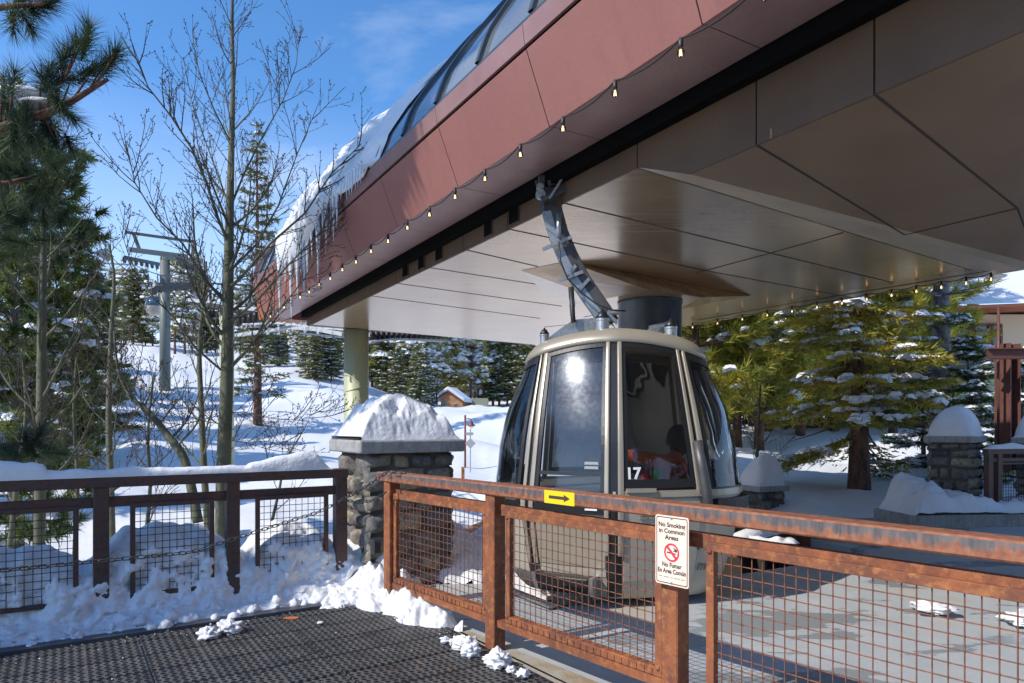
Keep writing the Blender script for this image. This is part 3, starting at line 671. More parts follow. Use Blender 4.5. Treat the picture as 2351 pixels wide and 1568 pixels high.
# ------------------------------------------------------------------ gondola station
st = empty('station_building', DS(3.55, 9, 3.4), 'long red and bronze gondola station roof overhanging the cabin and platform', 'station')
ZS = 3.44; A_ = Vector((-3.95, 13.45, 0)); B_ = Vector((.966, 5.276, 0)); LD = (B_-A_).normalized()
def skx(x):          # station long line (near skirt) at image column x
    a = (x-CX)/F; s = (a*A_.y-A_.x)/(LD.x-a*LD.y); return A_+LD*s
def at(p, z): return Vector((p.x, p.y, z))
R2 = G(2229, 619, ZS); C1 = G(1290, 797, ZS); FE = G(2300, 628, ZS)
FD = (G(2300,628,ZS)-G(1570,745,ZS)).normalized()
B2 = skx(1580); END = A_+LD*19.0
R3 = G(2351, 600, 3.22); TR_ = (at(R2,0)-at(B_,0)).normalized()
FE2 = FE+FD*1.0; FE3 = FE+FD*11
mb = MB(); mb.prism([at(A_,ZS)+NN*.022, at(B_,ZS)+NN*.022, at(R2,ZS), at(FE+FD*.25,ZS), at(C1,ZS)], (0,0,.16)); sof = mb.build('soffit', M['bronze'], st)
# fold down to the lower soffit
rr = (R3-at(B2,3.22)).normalized(); R3b = at(B2,3.22)+rr*7.2
mb = MB(); q0 = at(B_,ZS-.001); q1 = at(B2,3.22); q2 = R3b; q3 = at(FE+FD*.25,ZS-.001)
N = 12
for i in range(N): pass
mb.add([q0,q1,q2,q3,at(R2,ZS-.001)], [(0,1,2,3,4)]); mb.add([p+V(0,0,.12) for p in (q0,q1,q2,q3,at(R2,ZS-.001))], [(4,3,2,1,0)])
mb.build('fold_panel', M['bronze_light'], st)
mb = MB(); mb.prism([at(B2,3.219)+NN*.022, at(END,3.219)+NN*.022, at(FE3,3.219), at(R3b,3.219)], (0,0,.16)); sof2 = mb.build('lower_soffit', M['brown_soffit'], st)
def joint(par, p, q, w=.012, z=None, off=.0025):
    p = Vector(p); q = Vector(q)
    if z is not None: p.z = q.z = z
    m_ = MB(); m_.bar(p-V(0,0,off), q-V(0,0,off), w, .004); return m_.build('joint', M['seam'], par)
# soffit joints (image columns/rows measured on the level of the soffit)
def jl(par, a, b, z, w=.012): return joint(par, G(a[0],a[1],z), G(b[0],b[1],z), w, z)
jl(sof, (1290,465), (2050,649), ZS); jl(sof, (1168,526), (1640,625), ZS); jl(sof, (1640,625), (1960,684), ZS)
jl(sof, (1063,572), (1235,612), ZS); jl(sof, (1758,584), (1936,534), ZS); jl(sof, (1598,627), (1758,584), ZS)
jl(sof, (977,613), (1330,668), ZS,.007); jl(sof, (909,650), (1290,703), ZS,.007); jl(sof, (849,679), (1240,731), ZS,.007)
jl(sof, (1340,728), (1420,712), ZS,.007); jl(sof, (1250,751), (1345,741), ZS,.007); jl(sof, (1600,735), (1800,699), ZS, .012); jl(sof, (1800,699), (2270,622), ZS, .016)
joint(sof, at(B_,ZS), at(R2,ZS), .016, ZS)
for a, b in (((1736,332),(2077,539)), ((2007,215.6),(2335.6,478)), ((2077,539),(2335.6,478)), ((2335.6,478),(2420,700))): jl(sof2, a, b, 3.219, .014)
p0 = at(skx(2351),3.219); 
# skirt with vent openings
ZK = 3.715
def skirt_panel(x0p, x1p, zb0, zb1, m_=M['brown'], w=.02):
    a = skx(x0p) if isinstance(x0p, (int, float)) else x0p; b = skx(x1p) if isinstance(x1p, (int, float)) else x1p
    d = (b-a).normalized(); a = a+d*.006; b = b-d*.006
    mb = MB(); mb.prism([at(a,zb0), at(b,zb1), at(b,ZK), at(a,ZK)], NN*w); return mb.build('skirt_panel', m_, st)
xs = [716, 799, 849, 909, 977, 1063, 1165, 1290, 1463]
for a, b in zip(xs[:-1], xs[1:]): skirt_panel(a, b, ZS-.002, ZS-.002)
mb = MB(); a = skx(1463)+LD*.006; b = skx(1736)-LD*.006; mb.prism([at(a,ZS-.002), at(B2,3.217), at(b,3.217), at(b,ZK), at(a,ZK)], NN*.02); mb.build('skirt_panel', M['brown'], st)
skirt_panel(1736, 2007, 3.217, 3.217); skirt_panel(2007, 2500, 3.217, 3.217); skirt_panel(skx(2500), END, 3.217, 3.217)
mb = MB(); mb.prism([at(A_,ZS+.001)+NN*.021, at(END,ZS+.001)+NN*.021, at(END,ZK)+NN*.021, at(A_,ZK)+NN*.021], NN*.02); mb.build('skirt_backing', M['black'], st)
mb = MB(); mb.bar(at(A_,ZK+.006)+NN*.008, at(END,ZK+.006)+NN*.008, .035, .012); mb.build('skirt_lip', M['brown'], st)
for x0, x1 in ((925,938),(961,975),(1001,1017),(1112,1131),(1169,1193)):
    a = skx(x0); b = skx(x1); mb = MB(); mb.prism([at(a,3.472)-NN*.004, at(b,3.472)-NN*.004, at(b,3.668)-NN*.004, at(a,3.668)-NN*.004], NN*.003); v_ = mb.build('vent_opening', M['black'], st)
    mb = MB()
    for (p, q) in (((a,3.472),(b,3.472)), ((a,3.668),(b,3.668))): mb.bar(at(p[0],p[1])-NN*.006, at(q[0],q[1])-NN*.006, .008, .008)
    for p in (a, b): mb.bar(at(p,3.472)-NN*.006, at(p,3.668)-NN*.006, .008, .008, up=tuple(NN))
    mb.build('frame', M['brown'], v_)
mb = MB(); mb.prism([at(A_,ZS+.001), at(C1,ZS+.001), at(C1,ZK), at(A_,ZK)], (0,.02,0)); mb.build('end_skirt', M['brown'], st)
# black slot and red underside, its shade put into the colour
S0, S1 = -3.5, 15.1
def strip(prof, s0, s1, name, m_, par=st, closed=True, mirror=False, n=1):
    mb = MB(); pr = [(11.4-d, z) for d, z in prof] if mirror else prof
    P0 = [DS(d, s0, z) for d, z in pr]; P1 = [DS(d, s1, z) for d, z in pr]; k = len(pr)
    fs = [(i, (i+1)%k, k+(i+1)%k, k+i) for i in range(k if closed else k-1)]
    if closed: fs += [tuple(range(k-1,-1,-1)), tuple(range(k,2*k))]
    mb.add(P0+P1, fs); return mb.build(name, m_, par)
strip([(3.36,3.83),(3.72,3.83),(3.72,3.85),(3.36,3.85)], S0, 13.9, 'slot', M['black'])
strip([(3.45,3.742),(3.45,3.83),(3.443,3.83),(3.443,3.742)], S0, 15.0, 'slot_edge', M['black'])
js = [S0]+[2.785-1.56*k for k in range(3, -1, -1)]+[4.34+1.56*k for k in range(7)]+[S1]
js = sorted(set(js))
for a, b in zip(js[:-1], js[1:]):
    g = .005
    strip([(2.955,3.742),(3.44,3.742),(3.44,3.765),(2.96,3.765)], a+g, b-g, 'underside_panel', M['red_shade'])
    strip([(2.945,3.738),(2.735,4.27),(2.755,4.27),(2.965,3.738)], a+g, b-g, 'fascia_panel', M['red_paint'])
    strip([(2.722,4.30),(2.700,4.45),(2.73,4.45),(2.75,4.30)], a+g*.6, b-g*.6, 'upper_band', M['red_band'])
strip([(2.985,3.768),(3.45,3.768),(3.45,4.44),(2.79,4.44),(2.78,4.28)], S0, S1-.05, 'cowl_core', M['black'])
strip([(2.745,4.268),(2.772,4.268),(2.772,4.302),(2.745,4.302)], S0, S1-.02, 'groove', M['black'])
strip([(2.715,4.452),(2.80,4.452),(2.80,4.52),(2.742,4.52)], S0, S1-.02, 'window_sill', M['col_dark'])
strip([(3.46,3.62),(9.4,3.62),(8.6,4.5),(3.46,4.5)], S0, 14.0, 'body_core', M['black'])
strip([(2.945,3.738),(2.735,4.27),(2.70,4.45),(2.80,4.5),(8.65,4.5),(9.3,3.738)], S1-.03, S1, 'end_wall', M['red_paint'])
strip([(3.55,3.45),(9.8,3.45),(9.8,3.738),(3.55,3.738)], 13.55, 13.9, 'end_skirt', M['brown'])
# curved glazed roof
vp = [(0,4.52),(.06,4.70),(.13,4.86),(.32,5.16),(.54,5.46),(.78,5.77),(1.1,6.12),(1.5,6.38),(2.0,6.55),(2.5,6.64),(2.94,6.66)]
def vprof(t):
    x = t*(len(vp)-1); i = min(int(x), len(vp)-2); f = x-i
    p = [vp[max(0,i-1)], vp[i], vp[i+1], vp[min(len(vp)-1,i+2)]]; o = []
    for c in (0, 1):
        a, b, c_, d = [q[c] for q in p]; o.append(.5*((2*b)+(-a+c_)*f+(2*a-5*b+4*c_-d)*f*f+(-a+3*b-3*c_+d)*f**3))
    return 2.76+o[0], o[1]
def vnorm(t):
    a = vprof(max(0,t-.02)); b = vprof(min(1,t+.02)); dx, dz = b[0]-a[0], b[1]-a[1]; l = math.hypot(dx, dz); return -dz/l, dx/l
def vpt(t, s, off=0):
    if t > 1: d, z = vprof(2-t); nd, n2 = vnorm(2-t); d = 11.4-d; nd = -nd
    else: d, z = vprof(t); nd, n2 = vnorm(t)
    return DS(d+nd*off, s, z+n2*off)
rs = [4.28+.845*k for k in range(-9, 13)]
rs = [s for s in rs if S0+.2 < s < 14.9]; rs = [S0]+rs+[15.0]
for a, b in zip(rs[:-1], rs[1:]):
    mb = MB(); mb.grid(lambda i, j: vpt(i*1.98, a+(b-a)*j, 0), 44, 2); mb.build('roof_pane', M['glass_roof'], st, smooth=True)
for s in rs[1:-1]:
    mb = MB(); tt = [k/40*1.98 for k in range(41)]
    for k in range(40):
        a, b = tt[k], tt[k+1]
        mb.add([vpt(a,s-.028,-.01),vpt(a,s+.028,-.01),vpt(a,s+.028,.035),vpt(a,s-.028,.035),vpt(b,s-.028,-.01),vpt(b,s+.028,-.01),vpt(b,s+.028,.035),vpt(b,s-.028,.035)], [(0,1,5,4),(1,2,6,5),(2,3,7,6),(3,0,4,7)])
    mb.build('roof_rib', M['col_dark'], st)
mb = MB()
for k in range(40):
    a, b = tt[k], tt[k+1]
    mb.add([vpt(a,14.98,-.02),vpt(a,15.22,-.02),vpt(a,15.22,.06),vpt(a,14.98,.06),vpt(b,14.98,-.02),vpt(b,15.22,-.02),vpt(b,15.22,.06),vpt(b,14.98,.06)], [(0,1,5,4),(1,2,6,5),(2,3,7,6),(3,0,4,7)])
mb.build('roof_end_rim', M['red_band'], st)
mb = MB(); mb.add([vpt(t, 15.15, -.01) for t in tt]+[DS(8.6,15.15,4.4), DS(2.85,15.15,4.4)], [tuple(range(43))]); mb.build('gable', M['red_paint'], st)
# nose fairings under the far end of the cowl
mb = MB(); mb.prism([DS(2.86,15.1,4.42),DS(2.95,15.1,3.75),DS(3.8,15.1,3.75),DS(3.4,15.1,4.42)], EE*.5); mb.build('end_fairing', M['terracotta'], st)
# faceted fairing round the big column
T_ = [Vector((.12,8.78,ZS-.003)), Vector((.66,8.29,ZS-.003)), Vector((3.66,10.45,ZS-.003)), Vector((2.6,11.4,ZS-.003)), Vector((.5,10.3,ZS-.003))]
b_ = [Vector((1.25,9.5,3.2)), Vector((1.77,8.84,3.2)), Vector((2.6,9.35,3.2)), Vector((2.5,10.3,3.2)), Vector((1.4,10.1,3.2))]
mb = MB(); mb.add(T_+b_, [(i,(i+1)%5,5+(i+1)%5,5+i) for i in range(5)]+[(9,8,7,6,5)]); mb.build('column_fairing', M['bronze'], st)
# columns (things that carry the station)
c_ = MB(); c_.lathe((1.96, 9.72, -1.3), [(.445,0),(.445,4.47),(.455,4.475),(.455,4.497)], 48); colm = c_.build('support_column', M['col_dark'], smooth=False); tag(colm, 'thick dark steel column rising behind the gondola cabin to the soffit', 'column')
for p in colm.data.polygons: p.use_smooth = abs(p.normal.z) < .5
rt = empty('support_column', (-3.26, 14.3, -2.4), 'pale sage green steel column holding up the far end of the station', 'column')
c_ = MB(); c_.lathe((-3.26, 14.3, -2.4), [(.255,0),(.255,5.84)], 40); cc = c_.build('shaft', M['sage'], rt)
for p in cc.data.polygons: p.use_smooth = abs(p.normal.z) < .5
for z in (.35, 2.25):
    c_ = MB(); c_.tube([Vector((-3.26+.262*math.cos(a*math.pi/12), 14.3+.262*math.sin(a*math.pi/12), z+.10*math.cos(a*math.pi/12-.6))) for a in range(25)], .006, 5); c_.build('weld_seam', M['sage'], rt)
# snow sliding off the roof
def roofsnow(a, b):
    s = 7.5+4.6*a+(1-a)**8*(.16*noise.noise(Vector((b*7,7,0)))-.35*b); tl = 0.0; t = tl+b*(.92-tl)
    th = (.06+.20*sst(8.4, 10.2, s))*(1-.4*b)*sst(0,.10,a+.02*noise.noise(Vector((b*9,1,0))))*(sst(0,.06,b) if s < 7.8 else 1)*sst(1,.88,a)*(1-sst(.8,1,b)*.9)
    th += fbm((s, b*4, 0), 1.5, 4, 2)*.06*sst(0,.12,a)*sst(1,.9,a)
    s2 = s+ (.25*b if a < .1 else 0)*(1-a*10)+noise.noise(Vector((b*7, 3, 0)))*.12*(1 if a < .02 or a > .98 else 0)
    ov = 0
    if b < .1 and s > 7.8:
        dr = sst(.1, 0, b)*( .10+.30*sst(9.2, 10.2, s)*(1-.35*abs(noise.noise(Vector((s*4,0,3))))) )*sst(0,.08,a)*sst(1,.97,a)
        p = vpt(0.0, s2, .03+th*.9); return p-V(0,0,dr*1.4)-NN*.05+NN*(.15*sst(.04,0,b)*th*3)+V(0,0,.02*noise.noise(Vector((s*9,b*30,0))))
    return vpt(t*.9-.09+.005, s2, .02+max(.0, th))
mb = MB(); mb.grid(roofsnow, 150, 70); tag(mb.build('roof_snow', M['snow'], smooth=True), 'thick snow sheet sliding over the curved station roof edge', 'snow')
rnd = random.Random(5)
ic = [(7.75+.11*k, rnd.uniform(.04,.16)) for k in range(8)]+[(8.7,.4),(8.85,.55),(9.0,.30),(9.2,.62),(9.35,.35),(9.55,.9),(9.8,.5),(10.0,.75),(10.15,1.05),(10.35,.6),(10.55,.95),(10.7,.55),(10.95,1.25),(11.1,.5),(11.35,.6),(11.5,.45),(11.75,1.1),(11.88,.5)]
for k, (s, L) in enumerate(ic):
    top = 4.42-.10*sst(9.2,10.2,s); base = DS(2.60-.05*sst(9.2,10.2,s), s, top+.12); pts = []; rad = []
    r0 = .012+.035*min(L,1)
    for i in range(9):
        f = i/8; pts.append(base-V(0,0,(L+.15)*f)+V(rnd.uniform(-.006,.006), rnd.uniform(-.006,.006), 0)); rad.append(max(.002, r0*(1-f)**.8*(1+.2*rnd.random())))
    mb = MB(); mb.tube(pts, rad, 7)
    tag(mb.build('icicle', M['ice'], smooth=True), '%d%s icicle from the right under the sliding roof snow' % (k+1, {1:'st',2:'nd',3:'rd'}.get((k+1) % 10 if k+1 not in (11,12,13) else 0, 'th')), 'icicle', 'icicles along the snowy roof edge')
# string lights
def string_lights(pts, label, droop=.045, lit=True, rb=.028):
    root = empty('string_lights', pts[0], label, 'string lights'); cd = []
    for a, b in zip(pts[:-1], pts[1:]):
        for k in range(8):
            f = k/8; cd.append(a.lerp(b, f)-V(0,0,droop*4*f*(1-f)))
    cd.append(pts[-1]); mb = MB(); mb.tube(cd, .006, 5); mb.build('cord', M['rubber'], root, smooth=True)
    mb = MB(); mb.tube([p+V(0,0,.028)+NN*.012 for p in pts], .0025, 4); mb.build('support_wire', M['galv_dark'], root)
    first = None
    for p in pts:
        if first is None:
            sk = MB(); sk.lathe(p-V(0,0,.045), [(.014,-.012),(.016,0),(.016,.03),(.012,.035),(.008,.05)], 10); so = sk.build('bulb_socket', M['rubber'], root, smooth=True)
            g = MB(); g.lathe(p-V(0,0,.057), [(.001,-.055),(.012,-.052),(.021,-.04),(.024,-.027),(.021,-.013),(.012,0)], 12); go = g.build('bulb', M['bulb_glass'], so, smooth=True)
            f_ = MB()
            for k in range(4):
                a = k*math.pi/2+.5; f_.tube([p-V(0,0,.057)+V(math.cos(a)*.004,math.sin(a)*.004,-.008), p-V(0,0,.057)+V(math.cos(a)*.011,math.sin(a)*.011,-.045)], .0016 if lit else .001, 4)
            f_.box(p-V(0,0,.09), (.012,.012,.016))
            fo = f_.build('filament', M['filament'], so); first = (so, p)
            fo.parent = so
        else:
            so2 = first[0].copy(); C.objects.link(so2); so2.location = p-first[1]
            for ch in first[0].children:
                c2 = ch.copy(); C.objects.link(c2); c2.parent = so2
    return root
pts = [DS(2.93, 2.34-.6*3+.6*k, 3.728+(.012 if k % 2 else 0)) for k in range(25)]
string_lights(pts, 'string of clear lit bulbs on black cord along the red fascia bottom edge')
fp0 = G(1590, 741, 3.38); fp1 = G(2275, 626, 3.38); n_ = 13
string_lights([fp0.lerp(fp1, (1/(G(1590+(2275-1590)*k/12,741-115*k/12,3.38).y)-1/fp0.y)/(1/fp1.y-1/fp0.y)) if False else G(1590+685*k/12, 741-115*k/12, 3.40) for k in range(13)], 'string of bulbs along the far edge of the station, above the right trees', droop=.03)
# ------------------------------------------------------------------ gondola cabin
CC = Vector((.932, 6.2, 0)); CR = Vector((.989, -.149, 0)); CF = Vector((-.149, -.989, 0))
KT = [(.03,.74),(.08,.80),(.18,.865),(.35,.915),(.56,.96),(.80,1.0),(1.076,.978),(1.353,.946),(1.749,.847),(2.0,.765),(2.144,.70),(2.3,.62)]
def cab(t, z, off=0.0):
    k = KT[-1][1]
    for i in range(len(KT)-1):
        if z <= KT[i+1][0]:
            a, b = KT[i], KT[i+1]; f = max(0, (z-a[0])/(b[0]-a[0])); p_, q_ = KT[max(0,i-1)], KT[min(len(KT)-1,i+2)]; h_ = b[0]-a[0]
            m0 = (b[1]-p_[1])/max(1e-6, b[0]-p_[0])*h_; m1 = (q_[1]-a[1])/max(1e-6, q_[0]-a[0])*h_
            k = (2*f**3-3*f*f+1)*a[1]+(f**3-2*f*f+f)*m0+(-2*f**3+3*f*f)*b[1]+(f**3-f*f)*m1; break
    sg = 1 if t >= 0 else -1; t = abs(t); back = t > 2
    if back: t = 4-t
    e = max(0, z-.8)/1.3
    w1 = .70*(1-(.24 if sg > 0 else .15)*e) if z > .8 else .70*(.35+.65*k)
    kk = k**1.7 if z > .8 else k; f0 = .93*kk; f1 = .66*kk; w2 = 1.084*k
    if t <= 1:
        r = w1*t; f = f0+(f1-f0)*t+.022*math.sin(math.pi*t); nr, nf = (f0-f1), w1
    else:
        q = t-1; cxp, cyp = max(w1*1.05, w2*.985), f1*.80
        r = (1-q)**2*w1+2*q*(1-q)*cxp+q*q*w2; f = (1-q)**2*f1+2*q*(1-q)*cyp+0
        nr = -(2*(1-q)*(cyp-f1)+2*q*(0-cyp)); nf = (2*(1-q)*(cxp-w1)+2*q*(w2-cxp))
    l = math.hypot(nr, nf) or 1; nr /= l; nf /= l
    r += nr*off; f += nf*off
    if back: f = -f
    zc = (.045-.12*(r/.75)**2)*sst(1.55, 2.07, z)
    return CC+CR*(r*sg)+CF*f+Vector((0, 0, z+zc))
def patch(mb, t0, t1, z0, z1, o0=0., o1=.02, nt=None, nzz=None, m=0):
    nt = nt or max(1, int(abs(t1-t0)*8)); nzz = nzz or max(1, int((z1-z0)/.10)); b = len(mb.v)
    for o in (o0, o1):
        for j in range(nzz+1):
            for i in range(nt+1): mb.v.append(tuple(cab(t0+(t1-t0)*i/nt, z0+(z1-z0)*j/nzz, o)))
    W = nt+1; L = W*(nzz+1)
    def ad(*f): mb.f.append(tuple(b+x for x in f)); mb.m.append(m)
    for j in range(nzz):
        for i in range(nt):
            p = j*W+i; ad(p, p+W, p+W+1, p+1); ad(L+p, L+p+1, L+p+W+1, L+p+W)
    for i in range(nt):
        ad(i, i+1, L+i+1, L+i); p = nzz*W+i; ad(p+1, p, L+p, L+p+1)
    for j in range(nzz):
        p = j*W; ad(p+W, p, L+p, L+p+W); p += nt; ad(p, p+W, L+p+W, L+p)
gd = empty('gondola_cabin', (CC.x, CC.y, .03), 'beige and black gondola cabin number 17 hanging in the station behind the rusty railing', 'gondola')
mb = MB()   # lower body shell
mb.grid(lambda a, b: cab(-4+8*a, .05+.88*b, 0), 120, 18, wrapu=True)
bot = [cab(-4+8*a/120, .05, 0) for a in range(120)]; mb.add(bot, [tuple(range(119, -1, -1))])
top = [cab(-4+8*a/120, .93, 0) for a in range(120)]; mb.add(top, [tuple(range(120))])
body = mb.build('body', M['cabin_grey'], gd, smooth=False)
for p in body.data.polygons: p.use_smooth = len(p.vertices) == 4
# panels on the body
mb = MB(); patch(mb, -.93, -.10, .31, .715, .001, .012, nt=12, nzz=8); o = mb.build('door_panel', M['cabin'], gd); bevel(o, .006, 2)
mb = MB(); patch(mb, -.93, -.10, .24, .305, .001, .008, nt=12, nzz=3); mb.build('lower_trim', M['cabin_grey'], gd)
mb = MB(); patch(mb, .10, .97, .12, .87, .001, .010, nt=12, nzz=8); o = mb.build('door_panel', M['cabin_grey'], gd); bevel(o, .006, 2)
mb = MB()
for a, b in ((-.09,.09),(-1.10,-.94)):
    mb = MB(); patch(mb, a, b, .07, .88 if a > -.5 else .72, .0, .006, nt=2, nzz=10); mb.build('seam_seal', M['trim'], gd)
# windows: (t0,t1,z0,z1,kind)
wins = [(-.93,-.115,.79,2.085,'glass_scratch'),(.115,.925,1.0,2.075,'glass_cabin'),(-2.9,-1.13,.80,2.06,'glass_cabin'),(1.10,2.9,.93,2.06,'glass_cabin'),(3.03,3.95,1.0,2.06,'glass_back'),(-3.95,-3.03,1.0,2.06,'glass_back')]
for a, b, z0, z1, k in wins:
    mb = MB(); n = max(8, int(abs(b-a)*14)); mb.grid(lambda i, j: cab(a+(b-a)*i, z0+(z1-z0)*j, .006), n, 16)
    wo_ = mb.build('window', M[k], gd, smooth=True)
    mb = MB(); w = .05 if abs(b-a) < 1 else .045
    patch(mb, a-.01, a+w*.75, z0, z1, -.012, .016, nt=1, nzz=18); patch(mb, b-w*.75, b+.01, z0, z1, -.012, .016, nt=1, nzz=18)
    patch(mb, a-.01, b+.01, z0-.045, z0+.02, -.012, .017, nt=n, nzz=1); patch(mb, a-.01, b+.01, z1-.03, z1+.03, -.012, .017, nt=n, nzz=1)
    mb.build('frame', M['trim'], wo_)
# lower black infill under the scratched pane
mb = MB(); patch(mb, -.93, -.115, 1.045, 1.075, .008, .014, nt=12, nzz=1); mb.build('window_bar', M['trim'], gd)
# posts
for a, b, z0 in ((-.105,-.055,.42),(.035,.095,.42),(-1.075,-1.035,.30),(-.995,-.94,.30),(.94,.985,.90),(1.03,1.08,.90),(2.95,3.01,.9),(-3.01,-2.95,.8),(-4,-3.96,.9),(3.96,4,.9)):
    mb = MB(); patch(mb, a, b, z0, 2.105, -.01, .026, nt=1, nzz=22); o = mb.build('post', M['cabin'], gd, smooth=True); bevel(o, .004, 2)
    for pl_ in o.data.polygons: pl_.use_smooth = True
for (a, b, z0) in ((-.055,.035,.90),(-1.035,-.995,.73),(.985,1.03,.90)): mb = MB(); patch(mb, a, b, z0, 2.08, -.01, .006, nt=1, nzz=20); mb.build('seam_seal', M['trim'], gd)
mb = MB(); patch(mb, .10, 4.0, .885, .935, .0, .024, nt=40, nzz=1); o = mb.build('belt_rail', M['cabin'], gd)
mb = MB(); patch(mb, -4.0, -1.1, .74, .775, .0, .02, nt=40, nzz=1); mb.build('belt_rail', M['cabin_grey'], gd)
# vents on the grey door panel
for k in range(3):
    mb = MB()
    for j in range(3): patch(mb, .27+.105*k, .345+.105*k, 0.715+.028*j, .730+.028*j, .010, .022, nt=2, nzz=1)
    mb.build('louvre', M['cabin'], gd)
# ski rack tube on the right leaf, door rubber
mb = MB(); mb.tube([cab(1.0, 1.32, .05), cab(1.01, 1.1, .06), cab(1.02, .92, .06), cab(1.03, .68, .06)], .040, 12); mb.build('ski_holder', M['galv_dark'], gd, smooth=True)
mb = MB(); patch(mb, .12, .45, .925, .955, .0, .045, nt=6, nzz=1); o = mb.build('door_handle', M['cabin'], gd)
mb = MB(); patch(mb, 1.12, 2.8, .76, .86, .0, .07, nt=14, nzz=1); o = mb.build('side_bumper', M['rubber'], gd); bevel(o, .01, 2)
# bumper at the foot of the left door
mb = MB(); patch(mb, -.95, -.25, .10, .235, .02, .13, nt=8, nzz=2); o = mb.build('bumper', M['trim'], gd); bevel(o, .015, 3)
for t in (-.97, -.24): mb = MB(); patch(mb, t, t+.05, .10, .245, .0, .14, nt=1, nzz=1); mb.build('bumper_bracket', M['galv'], gd)
# roof
mb = MB()
rp_ = [(2.09,.006),(2.098,.03),(2.13,.044),(2.17,.038),(2.205,.012),(2.222,-.03)]
mb.grid(lambda a, b: cab(-4+8*a, rp_[min(5,int(round(b*5)))][0]+.035*(1-abs(abs(-4+8*a)%4-2)/2 if False else 0), rp_[min(5,int(round(b*5)))][1]), 120, 5, wrapu=True)
n0 = len(mb.v)
rim = [cab(-4+8*a/120, 2.222, -.03) for a in range(120)]
for f, dz in ((.75,.012),(.4,.020)):
    rim += [CC+V(0,0,2.24+dz)+(cab(-4+8*a/120, 2.24, -.03)-CC-V(0,0,2.24))*f for a in range(120)]
fs = [(r*120+i, r*120+(i+1)%120, (r+1)*120+(i+1)%120, (r+1)*120+i) for r in range(2) for i in range(120)]+[tuple(240+i for i in range(120))]
mb.add(rim, fs); ro = mb.build('roof', M['cabin'], gd)
for p in ro.data.polygons: p.use_smooth = True
def damper(x, y, Y, s, par=gd):
    p = P(x, y, Y); mb = MB(); mb.lathe(p, [(.046*s,-.13*s),(.046*s,-.02*s),(.05*s,-.015*s),(.05*s,0)], 20); d_ = mb.build('damper', M['galv'], par, smooth=False)
    mb = MB(); mb.lathe(p, [(.045*s,.001),(.05*s,.012*s),(.034*s,.03*s),(.03*s,.045*s),(.012*s,.055*s),(.008*s,.07*s)], 16); mb.build('rubber_top', M['trim'], d_, smooth=True)
damper(1383,732,5.95,1.25); damper(1540,751,5.95,1.15); damper(1250,768,6.05,.85)
mb = MB(); pl = [(1255,778),(1290,752),(1318,734),(1366,730),(1374,745),(1374,776),(1262,790)]
mb.prism([P(x,y,6.12) for x,y in pl], (.002,.012,0)); o = mb.build('roof_bracket', M['galv'], gd)
mb = MB(); mb.prism([P(x,y,6.4) for x,y in [(1490,748),(1535,738),(1548,752),(1505,770),(1490,764)]], (.0,.012,0)); mb.build('roof_bracket', M['galv'], gd)
mb = MB(); mb.bar(P(1492,757,6.2), P(1542,741,6.35), .06, .012); mb.build('roof_bracket', M['galv'], gd)
# hanger
hp = [(1258,405,6.28),(1262,441,6.28),(1268,487,6.27),(1282,538,6.26),(1303,588,6.25),(1332,643,6.24),(1357,680,6.22),(1384,718,6.2),(1402,745,6.2)]
hs = [Vector((0,0,0))]; hpts = [P(*p) for p in hp]
mb = MB(); vs = []; W = [.19,.185,.18,.175,.175,.17,.17,.165,.16]
for i, p in enumerate(hpts):
    d = (hpts[min(i+1,8)]-hpts[max(i-1,0)]).normalized(); sd = Vector((d.z,0,-d.x)).normalized(); dep = Vector((0,1,0))
    for a, b in ((-1,-1),(1,-1),(1,1),(-1,1)): vs.append(p+sd*a*W[i]/2+dep*b*.06)
fs = [(i*4+k, i*4+(k+1)%4, i*4+4+(k+1)%4, i*4+4+k) for i in range(8) for k in range(4)]+[(3,2,1,0),(32,33,34,35)]
mb.add(vs, fs); hg = mb.build('hanger', M['galv_dark'], gd); bevel(hg, .012, 2)
mb = MB()  # lighter side plate along the arm
vs = []
for i, p in enumerate(hpts[2:]):
    j = i+2; d = (hpts[min(j+1,8)]-hpts[max(j-1,0)]).normalized(); sd = Vector((d.z,0,-d.x)).normalized()
    q = p-sd*W[j]*.0; vs += [p-sd*W[j]*(-.56)+V(0,-.064,0), p+sd*W[j]*(.1)+V(0,-.064,0)]
fs = [(2*i, 2*i+1, 2*i+3, 2*i+2) for i in range(6)]; b0 = [v+V(0,.006,0) for v in vs]
mb.add(vs, fs); mb.add(b0, [f[::-1] for f in fs]); mb.build('side_plate', M['galv'], hg)
def hb(x0, y0, x1, y1, Y=6.15, w=.03, h=.03, m_='galv', Y2=None):
    mb = MB(); mb.bar(P(x0,y0,Y), P(x1,y1,Y2 or Y), w, h, up=(0,1,0)); return mb.build('bracket', M[m_], hg)
for a in [(1246,573,1350-1350+1312,545),(1283,645,1338,624),(1300,635,1322,610),(1327,668,1353,640),(1350,742,1404,720,6.05,.018,.018),(1243,459,1320,432,6.1,.035,.05,'galv_dark'),(1243,382,1318,340),(1286,392,1330,408,6.1,.02,.03,'galv_dark'),(1258,422,1326,402,6.15,.045,.03,'col_dark'),(1262,455,1298,398,6.05,.02,.02),(1278,444,1330,408,6.1,.05,.02,'galv_dark'),(1326,394,1332,412,6.1,.06,.05,'galv_dark'),(1230,415,1252,470,6.2,.02,.02,'galv_dark'),(1393,720,1418,742,6.0,.03,.03)]:
    if a[3] == 340: continue
    hb(*a)
for x, y, Y, r in ((1240,430,6.2,.035),(1241,447,6.15,.045),(1402,719,6.1,.035),(1415,717,6.05,.025)):
    mb = MB(); mb.lathe(P(x,y,Y), [(r,-.02),(r,.02)], 14, axis=(0,1,0)); mb.lathe(P(x,y,Y-.03), [(r*.5,-.02),(r*.5,.02)], 10, axis=(0,1,0)); mb.build('roller', M['galv'], hg)
